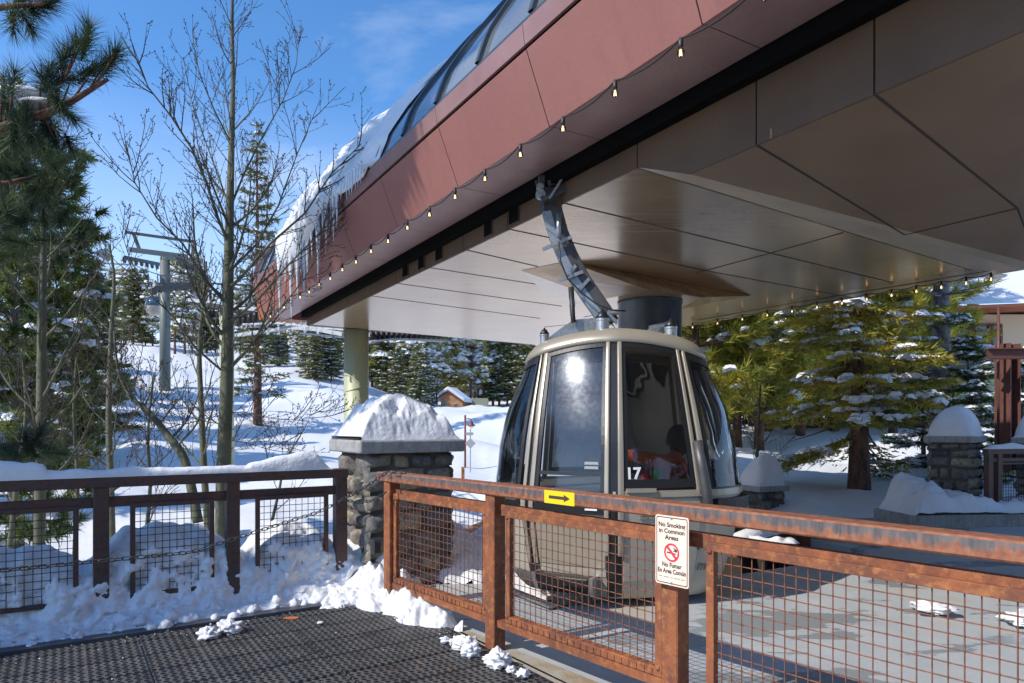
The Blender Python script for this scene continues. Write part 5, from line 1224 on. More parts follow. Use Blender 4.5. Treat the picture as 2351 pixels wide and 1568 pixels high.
# ------------------------------------------------------------------ lift towers, rails
def wheel_row(mb, p, q, n, r, w=.10):
    ax = V(-.6,.8,0)
    d = Vector(q)-Vector(p); side = Vector((-d.y, d.x, 0)).normalized()
    for k in range(n): mb.lathe(Vector(p)+d*(k/(n-1)), [(r*.4,-w*.9),(r,-w*.5),(r,w*.5),(r*.4,w*.9)], 12, axis=side)
tw = empty('lift_tower', V(P(379,HY,60).x, 60, terr(*P(379,HY,60).to_2d())), 'tall grey-green lift tower with cross arm and wheels, left of the bare aspen', 'lift tower')
T = lambda x, y, dy=0: P(x, y, 60+dy)
bz = P(379,905,60)
mb = MB(); mb.tube([P(379,930,60), T(379,592)], [.46,.40], 20); mb.build('column', M['tower'], tw, smooth=True)
mb = MB(); mb.bar(T(297,573,-.6), T(432,590,1.2), .35, .38); mb.bar(T(369,592,-.3), T(458,598,.8), .3, .34); mb.build('cross_arm', M['tower'], tw)
mb = MB(); mb.bar(T(287,533,-.6), T(444,555,1.2), .2, .22); mb.build('lifting_beam', M['galv_dark'], tw)
for a, b in (((307,537),(321,575)),((449,557),(441,588))): mb = MB(); mb.bar(T(*a), T(*b), .25, .18, up=(0,1,0)); mb.build('strut', M['galv_dark'], tw)
for (a, b) in (((286,594,-4),(372,611,3)),((408,600,-2),(460,620,3)),((355,664,-5),(440,655,-3))):
    mb = MB(); mb.bar(T(a[0],a[1]-3,a[2]), T(b[0],b[1]-3,b[2]), .16, .3); wheel_row(mb, T(a[0],a[1]+3,a[2]), T(b[0],b[1]+3,b[2]), 8, .26); sh = mb.build('wheel_assembly', M['galv_dark'], tw)
mb = MB(); mb.bar(T(360,652,-1), T(436,650,1), .5, .12); 
for k in range(8): mb.bar(T(362+10*k,652,-1.1), T(362+10*k,632,-1.1), .05, .05, up=(0,1,0))
mb.bar(T(362,632,-1.1), T(436,630,-1.1), .05, .05); mb.build('catwalk', M['galv_dark'], tw)
tw2 = empty('lift_tower', P(253,930,110), 'slimmer distant lift tower further left and behind the tall one', 'lift tower')
mb = MB(); mb.tube([P(253,930,110), P(253,617,110)], [.36,.30], 14); mb.build('column', M['tower'], tw2, smooth=True)
mb = MB(); mb.bar(P(213,603,110), P(300,608,110), .2, .25); mb.bar(P(213,617,110), P(302,624,110), .4, .4); mb.build('cross_arm', M['tower'], tw2)
mb = MB(); wheel_row(mb, P(268,630,108), P(300,634,110), 5, .4); wheel_row(mb, P(208,628,108), P(232,631,110), 4, .4); mb.build('wheel_assembly', M['galv_dark'], tw2)
g2 = empty('gondola_cabin', P(355,720,64), 'small distant gondola cabin beside the tall lift tower', 'gondola')
c = P(357,700,64); mb = MB(); mb.lathe(c, [(.45,-.95),(.75,-.7),(.88,-.2),(.84,.2),(.62,.75),(.3,.88)], 18); mb.build('body', M['cabin_grey'], g2, smooth=True)
mb = MB(); mb.lathe(c, [(.89,-.18),(.86,.18),(.66,.70)], 18); mb.build('window', M['win'], g2, smooth=True)
mb = MB(); mb.tube([c+V(0,0,.85), c+V(.2,0,1.6), c+V(0,0,2.3)], .07, 6); mb.build('hanger', M['galv_dark'], g2)
# haul ropes
for k, (a, b) in enumerate((((285,592,56),(574,655,19)),((460,614,63),(585,668,20)),((213,628,108),(290,600,60)))):
    mb = MB(); pa, pb = P(*a), P(*b); mb.tube([pa.lerp(pb, f/12)-V(0,0,.5*4*(f/12)*(1-f/12)) for f in range(13)], .028, 5)
    tag(mb.build('haul_rope', M['dark_wire'], smooth=True), ['dark haul rope from the tall lift tower to the top of the station nose','lower haul rope from the tall tower to the station nose','haul rope between the two lift towers'][k], 'cable')
# launch rails and tyres at the station's far end
lr = empty('launch_rail', P(640,760,19), 'frosted steel rails and tyres reaching out past the far end of the station', 'lift machinery')
def rl(pts, w, h, m_='galv_white', name='rail'):
    mb = MB(); pts = [P(*p) for p in pts]
    for a, b in zip(pts[:-1], pts[1:]): mb.bar(a, b, w, h)
    return mb.build(name, M[m_], lr)
rl([(440,689,26),(505,698,23.5),(600,712,20)], .25, .12, 'galv_white', 'walkway'); rl([(440,694,26),(600,719,20)], .12, .16, 'galv_dark', 'beam')
rl([(545,770,21),(600,762,20),(660,752,19),(720,755,17.5),(792,768,16)], .16, .09); rl([(560,745,20.5),(640,742,19),(700,748,18),(792,757,16.5)], .10, .05)
rl([(480,748,24),(540,752,22),(600,748,20)], .12, .07); rl([(690,765,18.5),(792,775,16.5)], .06, .05)
rl([(845,769,17.5),(900,762,19),(1010,768,21)], .10, .10); rl([(845,786,17.0),(900,778,18.6),(1020,783,20.5)], .16, .05)
mb = MB()
for k in range(8): mb.lathe(P(548+12.5*k, 738-3.2*k, 21-.3*k), [(.06,-.07),(.16,-.06),(.17,0),(.16,.06),(.06,.07)], 14, axis=(.86,.5,0))
ty = mb.build('tyre_row', M['rubber'], lr, smooth=True)
mb = MB()
for k in range(14): mb.lathe(P(852+12*k, 771-.1*k, 17.6+.25*k), [(.05,-.06),(.13,-.05),(.14,0),(.13,.05),(.05,.06)], 12, axis=(.86,.5,0))
mb.build('tyre_row', M['rubber'], lr, smooth=True)
for x, y, Y in ((470,700,24.8),(620,715,19.6),(560,705,21.5)):
    for dx in (0, 9, 18): mb = MB(); mb.bar(P(x+dx,y,Y), P(x+dx,y-28,Y), .04, .04, up=(0,1,0)); mb.build('stanchion', M['galv_white'], lr)
for x in (615,640,668,700,730): mb = MB(); mb.bar(P(x,725+(x-615)*.2,19), P(x,768,19), .06, .06, up=(0,1,0)); mb.build('strut', M['galv_white'], lr)
mb = MB(); mb.tube([P(521,1120,24), P(521,697,24)], .24, 20); tag(mb.build('support_column', M['sage'], smooth=True), 'pale sage column half hidden right behind the bare aspen trunk', 'column')
# ------------------------------------------------------------------ vegetation
def soup_mesh(name, V0, nper, mats, midx=None, smooth=False):
    """V0: (n, nper, 3) array of separate faces"""
    n = V0.shape[0]; me = bpy.data.meshes.new(name); me.vertices.add(n*nper); me.loops.add(n*nper); me.polygons.add(n)
    me.vertices.foreach_set('co', V0.reshape(-1).astype(np.float32)); me.loops.foreach_set('vertex_index', np.arange(n*nper, dtype=np.int32))
    me.polygons.foreach_set('loop_start', np.arange(0, n*nper, nper, dtype=np.int32)); me.polygons.foreach_set('loop_total', np.full(n, nper, dtype=np.int32))
    for m_ in mats: me.materials.append(m_)
    if midx is not None: me.polygons.foreach_set('material_index', midx.astype(np.int32))
    me.update(calc_edges=True); me.validate(); return me
def nrmz(a): return a/np.maximum(1e-9, np.linalg.norm(a, axis=-1, keepdims=True))
def blades(P0, D, L, Wd, rng):
    """thin triangles from P0 along D (n,3) length L width Wd"""
    r_ = nrmz(np.cross(D, rng.normal(size=D.shape))); tip = P0+D*L[:, None]
    return np.stack([P0-r_*Wd[:, None]*.5, P0+r_*Wd[:, None]*.5, tip], 1)
def snowblobs(Pc, S, rng, flat=.45):
    """low domes of 6 triangles pairs; returns (n*12,3,3)"""
    Pc = np.concatenate([Pc+rng.normal(size=Pc.shape)*np.array([.62,.62,.16])*S[:, None] for _ in range(4)]); S = np.concatenate([S*f_ for f_ in (.85,.65,.55,.45)])
    n = len(Pc); k = 7; el_ = rng.uniform(.6,1.7,(n,1)); ea_ = rng.random((n,1))*6.28; a = np.arange(k)*2*np.pi/k; out = []
    rad = S[:, None]*(.75+.5*rng.random((n, k))); dz = -S[:, None]*flat*(.2+1.5*rng.random((n, k)))
    ring = np.stack([Pc[:, None, 0]+np.cos(a)*rad, Pc[:, None, 1]+np.sin(a)*rad, Pc[:, None, 2]+dz], -1)
    mid = np.stack([Pc[:, None, 0]+np.cos(a+.4)*rad*.6, Pc[:, None, 1]+np.sin(a+.4)*rad*.6, Pc[:, None, 2]+S[:, None]*flat*.55*np.ones((n, k))], -1)
    top = Pc+np.array([0, 0, 1])*S[:, None]*flat*.8
    for A3 in (ring, mid):
        dx = A3[:, :, 0]-Pc[:, None, 0]; dy = A3[:, :, 1]-Pc[:, None, 1]; pr_ = dx*np.cos(ea_)+dy*np.sin(ea_); A3[:, :, 0] += np.cos(ea_)*pr_*(el_-1); A3[:, :, 1] += np.sin(ea_)*pr_*(el_-1)
    for j in range(k):
        j2 = (j+1) % k
        out.append(np.stack([ring[:, j], ring[:, j2], mid[:, j2]], 1)); out.append(np.stack([ring[:, j], mid[:, j2], mid[:, j]], 1)); out.append(np.stack([mid[:, j], mid[:, j2], top], 1))
    return np.concatenate(out)
def conifer(name, seed, h, Rr, t0, whorls, per, blade, bw, dens, snow, mats, bark, rt_, droop=.25, style='fir', loc=(0,0,0), bare=0, sun_side=None):
    rng = np.random.default_rng(seed); loc = np.array(loc, float); root = empty(name, tuple(loc), None, None)
    mb = MB(); n = 12; lean = rng.normal(size=2)*.012*h
    tr = lambda f: Vector((loc[0]+lean[0]*f*f, loc[1]+lean[1]*f*f, loc[2]+h*f))
    mb.tube([tr(i/n)+Vector((0,0,-.4 if i == 0 else 0)) for i in range(n+1)], [rt_*(1-.93*i/n)*(1.25 if i == 0 else 1) for i in range(n+1)], 9)
    PB, DB, LB, SB, SS = [], [], [], [], []
    for w in range(whorls):
        f = t0+(1-t0)*((w+rng.random()*.6)/whorls)**(.92); f = min(f, .995)
        k = per+rng.integers(-1, 2)
        for b in range(max(2, k)):
            az = rng.random()*6.283; g = (f-t0)/(1-t0)
            if style == 'pine': ln = Rr*(.35+.65*math.sin(math.pi*min(1, .18+.8*g))**.7)*(.65+.5*rng.random())
            else: ln = Rr*((1-g)**.72)*(.7+.4*rng.random())+.10
            rise = (.35*(g)-droop*(1-g))+rng.normal()*.10
            o = np.array(tr(f)); dirh = np.array([math.cos(az), math.sin(az), 0])
            m = 7; q = np.linspace(0, 1, m)
            curve = o+dirh*ln*q[:, None]+np.array([0,0,1])*(rise*ln*q+ (.22 if style == 'pine' else .10)*ln*q*q)[:, None]
            mb.tube([Vector(c) for c in curve], [max(.004, rt_*.16*(1-.85*x)*(ln/Rr)**.5) for x in q], 4, cap=False)
            if f < t0+bare and rng.random() < .75: continue
            nb = int(dens*ln/Rr*(1 if style != 'pine' else 1.0))
            if nb < 1: continue
            side = np.cross(dirh, [0,0,1])
            if style == 'pine':   # brush tufts towards the tip
                nt = max(2, int(4*ln/Rr+2)); 
                for _ in range(nt):
                    u = .45+.55*rng.random(); c = o+dirh*ln*u+np.array([0,0,1])*(rise*ln*u+.22*ln*u*u)+side*rng.normal()*ln*.22*(u)+np.array([0,0,1])*rng.normal()*.08*ln
                    td = nrmz(dirh*.8+side*rng.normal()*.5+np.array([0,0,.5]))
                    kk = max(6, nb//nt); dd = nrmz(td*.9+rng.normal(size=(kk,3))*.75)
                    PB.append(c+td*rng.random((kk,1))*blade*.8); DB.append(dd); LB.append(blade*(.6+.6*rng.random(kk)))
                    if rng.random() < snow: SB.append((c+np.array([0,0,blade*.4]))[None]); SS.append([blade*(.5+.5*rng.random())])
            else:
                u = rng.random(nb)**.75; lat = rng.normal(size=nb)*.30*ln*(1.05-u)**.7*np.minimum(1, u*3)
                c = o+dirh*(ln*u)[:, None]+np.array([0,0,1])*(rise*ln*u+.10*ln*u*u-np.abs(lat)*.25)[:, None]+side*lat[:, None]
                sg = np.sign(lat+1e-9); dd = nrmz(dirh*.8+side*(sg*.75)[:, None]+rng.normal(size=(nb,3))*.38-np.array([0,0,.18]))
                PB.append(c); DB.append(dd); LB.append(blade*(.55+.8*rng.random(nb)))
                ns = rng.poisson(snow*ln/Rr*13)
                if ns:
                    us = .3+.65*rng.random(ns); cs_ = o+dirh*(ln*us)[:, None]+np.array([0,0,1])*(rise*ln*us+.10*ln*us*us+blade*.12)[:, None]+side*(rng.normal(size=ns)*.12*ln)[:, None]
                    SB.append(cs_); SS.append(Rr*.062*(.4+1.1*rng.random(ns)))
    tk = mb.build('trunk', bark, root, smooth=True)
    PB = np.concatenate(PB); DB = np.concatenate(DB); LB = np.concatenate(LB)
    T1 = blades(PB, DB, LB, np.full(len(PB), bw), rng)
    if style != 'pine': T2 = blades(PB+DB*LB[:, None]*.25, nrmz(DB+rng.normal(size=DB.shape)*.35), LB*.7, np.full(len(PB), bw), rng); T1 = np.concatenate([T1, T2])
    T = T1; mi = np.zeros(len(T))
    if style == 'fir' and len(mats) > 2: mi[:] = (rng.random(len(T)) < .0)
    if SB:
        S = snowblobs(np.concatenate(SB), np.concatenate([np.array(s, float) for s in SS]), rng); T = np.concatenate([T, S]); mi = np.concatenate([mi, np.ones(len(S))])
    me = soup_mesh('crown', T-loc, 3, mats[:2], mi); o = bpy.data.objects.new('crown', me); C.objects.link(o); o.parent = root
    return root
def plant(proto, x, Y, s, rz, label, group, zoff=0, first=False, cat='tree'):
    r_ = proto if first else copy_tree(proto); p = P(x, HY, Y); r_.location = (p.x, Y, terr(p.x, Y)+zoff); r_.rotation_euler = (0, 0, rz); r_.scale = (s, s, s)
    r_['label'] = label; r_['category'] = cat
    if group: r_['group'] = group
    return r_
FARM = [M['ndl_far'], M['snow']]
pf = [conifer('fir_tree', 10+i, 12, 2.3, .10, 24, 6, .55, .14, 42, [.35,.12,1.6,.2][i], FARM, M['bark_pine'], .17) for i in range(4)]
pp_ = [conifer('pine_tree', 30+i, 13, 2.5, .10, 30, 6, .46, .065, 170, .05, [M['ndl_olive'], M['snow']], M['bark_pine'], .19, droop=.05, style='pine') for i in range(3)]
used = set(); rnd = random.Random(12)
far = [] # (x, Y, height m, kind, where)
def row(xs, Y, jy, hs, where, kinds=(0,1,2,3)):
    for x in xs: far.append((x+rnd.uniform(-6,6), Y+rnd.uniform(-jy,jy), hs*rnd.uniform(.75,1.2), rnd.choice(kinds), where))
row([238,262,285,312,338,356,398,424,446,470,494,552,572,596,618,640,664,688,712,738,762,784], 96, 7, 9.5, 'L', (0,1,3))
row([225,275,330,405,435,480,560,610,655,720,752], 118, 8, 12, 'L', (0,1,3))
row([590,628,645,700], 82, 4, 8.2, 'S', (2,))
row([705,722,742,760], 74, 3, 8.0, 'S', (0,2))
row([852,868,885,902,920,944,960,975,990,1005,1085,1098,1112,1130,1148,1160,1180], 90, 6, 13, 'M', (0,1,3,0))
row([860,895,930,962,1000,1040,1090,1120,1150,1190,1220], 112, 8, 16, 'M', (0,1))
row([905,955,975], 76, 2, 7, 'F', (0,2))
far.sort(key=lambda t: t[0])
names = {'L': '%s conifer from the left on the far slope left of the sage column', 'S': '%s snow-laden fir from the left at the wood edge by the sage column', 'M': '%s conifer from the left between the snow mound and the gondola cabin', 'F': '%s small snowy fir from the left, standing before the wood above the mound'}
grp = {'L': 'conifers on the far slope left of the column', 'S': 'snow-laden firs at the wood edge', 'M': 'conifers between the snow mound and the gondola', 'F': 'small snowy firs before the wood'}
def ordn(n): return str(n)+('th' if 10 <= n % 100 <= 20 else {1:'st',2:'nd',3:'rd'}.get(n % 10, 'th'))
cnt = {}
mid_p = conifer('pine_tree', 44, 12, 1.9, .22, 18, 5, .55, .11, 70, .5, [M['ndl_olive'], M['snow']], M['bark_pine'], .16, droop=.05, style='pine'); mp_first = True
for (x, Y, h, k, wh) in far:
    cnt[wh] = cnt.get(wh, 0)+1
    if wh in 'LM' and rnd.random() < .45: plant(mid_p, x, Y, h/11, rnd.random()*6, names[wh] % ordn(cnt[wh]), grp[wh], -.2, mp_first); mp_first = False; continue
    first = ('f', k) not in used; used.add(('f', k))
    plant(pf[k], x, Y, h/12, rnd.random()*6, names[wh] % ordn(cnt[wh]), grp[wh], -.2, first)
for p in (pf[i] for i in range(4) if ('f', i) not in used): pass
# pines right
rt_l = [(1596,19,10),(1742,20.5,10),(1585,30,11),(1622,24,11),(1655,31,13),(1692,21,10.5),(1728,27,12),(1765,24,11),(1800,32,13),(1838,23,11),(1880,30,12),(1915,25,11),(2010,29,12),(2050,24,10),(2095,33,12),(2140,27,10)]
for i, (x, Y, h) in enumerate(rt_l):
    k = i % 3; plant(pp_[k], x, Y, h/13, rnd.random()*6, '%s olive long-needled pine from the left in the grove right of the cabin' % ordn(i+1), 'pines in the grove right of the cabin', -.3, i < 3)
rt_d = [(1570,42,12),(1606,38,11),(1640,44,12),(1675,40,11),(1710,45,12),(1748,40,11),(1785,44,12),(1820,39,11),(1862,44,11),(1900,40,11),(1945,43,12),(1990,38,10),(2035,42,11),(2080,40,9),(2120,43,9)]
for i, (x, Y, h) in enumerate(rt_d):
    k = (0,1,3)[i % 3]; plant(pf[k], x, Y, h/12, rnd.random()*6, '%s dark conifer from the left at the back of the right grove' % ordn(i+1), 'dark conifers behind the right grove', -.3, ('f', k) not in used); used.add(('f', k))
# the near fir right of the cabin
p = P(1972, HY, 12.8); zt_ = terr(p.x, 12.8)
fr = conifer('fir_tree', 77, 10.5, 1.9, .10, 30, 6, .16, .032, 420, .60, [M['ndl_fir'], M['snow']], M['bark_pine'], .185, droop=.42, loc=(p.x, 12.8, zt_-.1), bare=.07)
tag(fr, 'big near fir with thick red-brown trunk and snow on its drooping boughs', 'tree')
p = P(2160, HY, 14.5); zt_ = terr(p.x, 14.5)
fr = conifer('pine_tree', 81, 11, 1.9, .16, 16, 4, .14, .03, 260, 1.3, [M['ndl_dark'], M['snow']], M['bark_grey'], .23, droop=.25, loc=(p.x, 14.5, zt_-.1), bare=.25)
tag(fr, 'grey-barked conifer with heavy snow on its low boughs, left of the steel post', 'tree')
for (x, Y, r_, s, lab) in ((2225,13.2,.85,83,'young fir bowed under snow between the right pillar and steel post'),(2345,13.5,.8,85,'snow-covered young fir behind the pillar at the right edge'),(2120,15.5,.9,86,'young snowy fir behind the pillar with the half-shaded mound')):
    p = P(x, HY, Y); zt_ = terr(p.x, Y); fr = conifer('fir_tree', s, 3.0 if x != 2345 else 2.6, r_, .03, 14, 6, .13, .03, 130, 2.6, [M['ndl_dark'], M['snow']], M['bark_grey'], .06, droop=.35, loc=(p.x, Y, zt_-.1)); tag(fr, lab, 'tree')
# thick bare trunks between the grove trees
for (x, Y, w, lab) in ((1858,17,.16,'bare red-brown pine trunk between the fir and the low pillar'),(1905,19,.22,'bare reddish trunk close left of the big fir'),(1835,18.5,.2,'reddish pine trunk left of the bare trunk by the low pillar')):
    pass
# tall fir behind the aspen
p = P(592, HY, 44); fr = conifer('fir_tree', 55, 19.5, 2.2, .12, 30, 4, .42, .08, 48, .25, [M['ndl_far'], M['snow']], M['bark_pine'], .28, loc=(p.x, 44, terr(p.x,44)-.3), droop=.12); tag(fr, 'tall thin olive conifer right behind the bare aspen, topping the station nose', 'tree')
# dark pine at left, behind the near branches
p = P(35, HY, 15); fr = conifer('pine_tree', 58, 10.2, 1.9, .12, 36, 6, .27, .034, 520, .10, [M['ndl_pine'], M['snow']], M['bark_grey'], .17, loc=(p.x, 15, terr(p.x,15)-.3), droop=.12, style='pine'); tag(fr, 'dark dense pine filling the left edge behind the near branches', 'tree')
p = P(196, HY, 27); fr = conifer('pine_tree', 59, 8.8, 1.9, .25, 20, 5, .30, .04, 300, .2, [M['ndl_dark'], M['snow']], M['bark_pine'], .18, loc=(p.x, 27, terr(p.x,27)-.2), droop=.1); tag(fr, 'smaller dark pine with bare lower trunk, right of the dense left pine', 'tree')
p = P(120, HY, 33); fr = conifer('pine_tree', 60, 12, 2.6, .2, 20, 5, .45, .06, 260, .4, [M['ndl_far'], M['snow']], M['bark_pine'], .2, loc=(p.x, 33, terr(p.x,33)-.2), droop=.1); tag(fr, 'pine seen through the gaps behind the dense left pine', 'tree')
# ---- near long-needled pine: trunk outside the frame, its branches reach in
def near_pine():
    rng = np.random.default_rng(4); loc = np.array([-6.75, 4.9, terr(-6.75,4.9)]); root = empty('pine_tree', tuple(loc), 'near long-needled pine whose brush-like branches hang in from the left edge', 'tree')
    mb = MB(); mb.tube([Vector(loc)+V(0,0,-.3)+V(.03*i,.02*i,1.12*i) for i in range(15)], [.24*(1-.062*i) for i in range(15)], 12)
    PB, DB, LB = [], [], []
    def brush(c, d, L, n, nl):
        c = np.array(c); d = nrmz(np.array(d)); n = int(n*1.45) if nl < .25 else n; u = rng.random(n)
        base = c-d*(1-u)[:, None]*L; dd = nrmz(d*(.45+.5*u)[:, None]+nrmz(rng.normal(size=(n,3)))*.75)
        PB.append(base); DB.append(dd); LB.append(nl*(.8+.4*rng.random(n)))
    def limb(pts, r0, tips):
        mb.tube(pts, [r0*(1-.75*i/(len(pts)-1)) for i in range(len(pts))], 7)
    Q = lambda x, y, Y: P(x, y, Y)
    tk = lambda z: Vector(loc)+V(.03*z/1.12,.02*z/1.12,z-loc[2])
    # upper-left twig group
    limb([tk(4.7), Q(-260,90,5.2), Q(-60,25,5.0), Q(40,12,4.9), Q(100,8,4.8)], .045, 0)
    for (x, y, dx, dy, L, n) in ((112,14,1,-.1,.20,170),(80,30,.6,.6,.16,110),(75,72,.5,1,.15,150),(30,70,.1,1,.15,120),(40,-5,.3,-1,.18,90),(130,0,1,-.4,.15,90)):
        brush(Q(x,y,4.9), (dx,.2*rng.normal(),-dy), L, n, .155); limb([Q(40,12,4.9), Q((40+x)/2,(12+y)/2,4.9), Q(x,y,4.9)], .009, 0)
    # main branch
    limb([tk(3.9), Q(-220,330,5.3), Q(-40,310,5.2), Q(60,275,5.2), Q(120,255,5.2), Q(165,232,5.2), Q(205,208,5.2), Q(248,182,5.2)], .055, 0)
    B = [(268,118,.8,-.8,.24,280,(215,200)),(236,150,.9,-.4,.2,150,(205,208)),(205,60,.35,-1,.26,240,(150,180)),(180,95,.3,-1,.24,200,(150,180)),(215,160,.9,-.3,.2,120,(165,232)),(150,125,.2,-1,.24,220,(130,235)),(120,150,.0,-1,.24,180,(110,250)),(95,175,-.2,-1,.2,140,(90,262)),(165,180,.5,-.7,.2,150,(140,245)),(35,165,-.1,-1,.22,130,(20,290)),(8,180,-.2,-1,.2,100,(0,290)),(140,250,.4,.8,.22,190,(120,255)),(170,275,.7,.8,.2,170,(140,245)),(110,300,.1,1,.24,210,(90,262)),(60,250,0,-.6,.22,190,(50,278)),(70,320,0,1,.25,220,(60,275)),(30,330,-.1,1,.25,220,(20,290)),(130,330,.5,.9,.22,200,(100,262)),(165,345,.6,.9,.2,150,(120,290)),(-10,340,0,1,.25,200,(-20,300)),(15,240,0,-.5,.22,160,(10,290)),(100,215,.1,-.5,.22,160,(90,262))]
    for (x, y, dx, dy, L, n, b) in B:
        Yd = 5.2+rng.normal()*.16; brush(Q(x,y,Yd), (dx,.35*rng.normal(),-dy), L, n, .17); limb([Q(b[0],b[1],5.2), Q((b[0]+x)/2,(b[1]+y)/2,(5.2+Yd)/2), Q(x,y,Yd)], .011, 0)
    # sunlit lower masses
    limb([tk(2.9), Q(-250,480,5.6), Q(-80,440,5.7), Q(20,420,5.8), Q(110,400,5.9)], .05, 0)
    for _ in range(46):
        x = rng.uniform(-60,150); y = 330+rng.uniform(0,260)*(1-.0*x); 
        if x > 60 and y > 520: continue
        Yd = rng.uniform(5.5,6.6); brush(Q(x,y,Yd), (rng.normal()*.7,-.4+.4*rng.normal(),-.2+.6*rng.normal()), .24, 170, .16)
    limb([tk(1.3), Q(-200,1050,6.4), Q(-60,1035,6.6), Q(30,1020,6.7), Q(90,1015,6.7), Q(140,1040,6.7)], .035, 0)
    for (x, y, dx, dy, L, n) in ((95,985,.5,-.9,.22,200),(60,1000,0,-1,.22,180),(20,1035,-.4,-.3,.22,180),(45,1050,.2,.5,.22,180),(150,1042,1,.1,.2,180),(110,1030,.8,.2,.2,120),(-5,1020,-.3,-.5,.2,150),(85,1050,.5,.6,.2,110)):
        brush(Q(x,y,6.7), (dx,.3*rng.normal(),-dy), L, n, .18)
    # the crown outside the frame
    for k in range(260):
        z = 2.0+13*rng.random() if k < 170 else 8.5+4*rng.random(); az = rng.random()*6.283; ln = (2.3 if z < 10.5 else 2.3*(15.6-z)/5.1)*(.35+.65*rng.random())
        c = tk(z); t = c+V(math.cos(az)*ln, math.sin(az)*ln, ln*.15)
        if t.y > .5 and (t.x/t.y) > -.98: continue
        if z < 9.6 and t.y < 4.9: continue
        mb.tube([c, c.lerp(t,.5), t], [.03,.02,.006], 4, cap=False)
        for j in range(7 if z < 8 else 14): brush(np.array(c.lerp(t, .35+.65*rng.random()))+rng.normal(size=3)*.25, (math.cos(az),math.sin(az),.4), .35, 42, .30)
    mb.build('trunk', M['bark_pine'], root, smooth=True)
    PB = np.concatenate(PB); DB = np.concatenate(DB); LB = np.concatenate(LB)
    T = blades(PB, DB, LB, np.where(LB > .22, .065, .0052), rng)
    me = soup_mesh('crown', T-loc, 3, [M['ndl_near']]); o = bpy.data.objects.new('crown', me); C.objects.link(o); o.parent = root
    m2 = MB()
    for (x, y, r_) in ((40,218,.13),(85,240,.10),(10,222,.12)):
        c = P(x, y, 5.3)
        m2.grid(lambda a, b: c+Vector((math.cos(6.283*a)*math.sin(math.pi*b)*r_*1.7, math.sin(6.283*a)*math.sin(math.pi*b)*r_, math.cos(math.pi*b)*r_*.45+noise.noise(Vector((a*4,b*5,x)))*.03)), 14, 10, wrapu=True)
    m2.build('snow_clump', M['snow'], root, smooth=True)
near_pine()
p = UV(-5.7, 6.02); fr = conifer('fir_tree', 91, 7.5, .95, .20, 44, 9, .20, .05, 300, .2, [M['ndl_dark'], M['snow']], M['bark_pine'], .14, loc=(p.x, p.y, -1.2), droop=.2); tag(fr, 'slender unseen fir added to shade the dark railing, beyond the left edge', 'tree')  # unseen fir added, kept columnar so its shadow runs along the railing snow
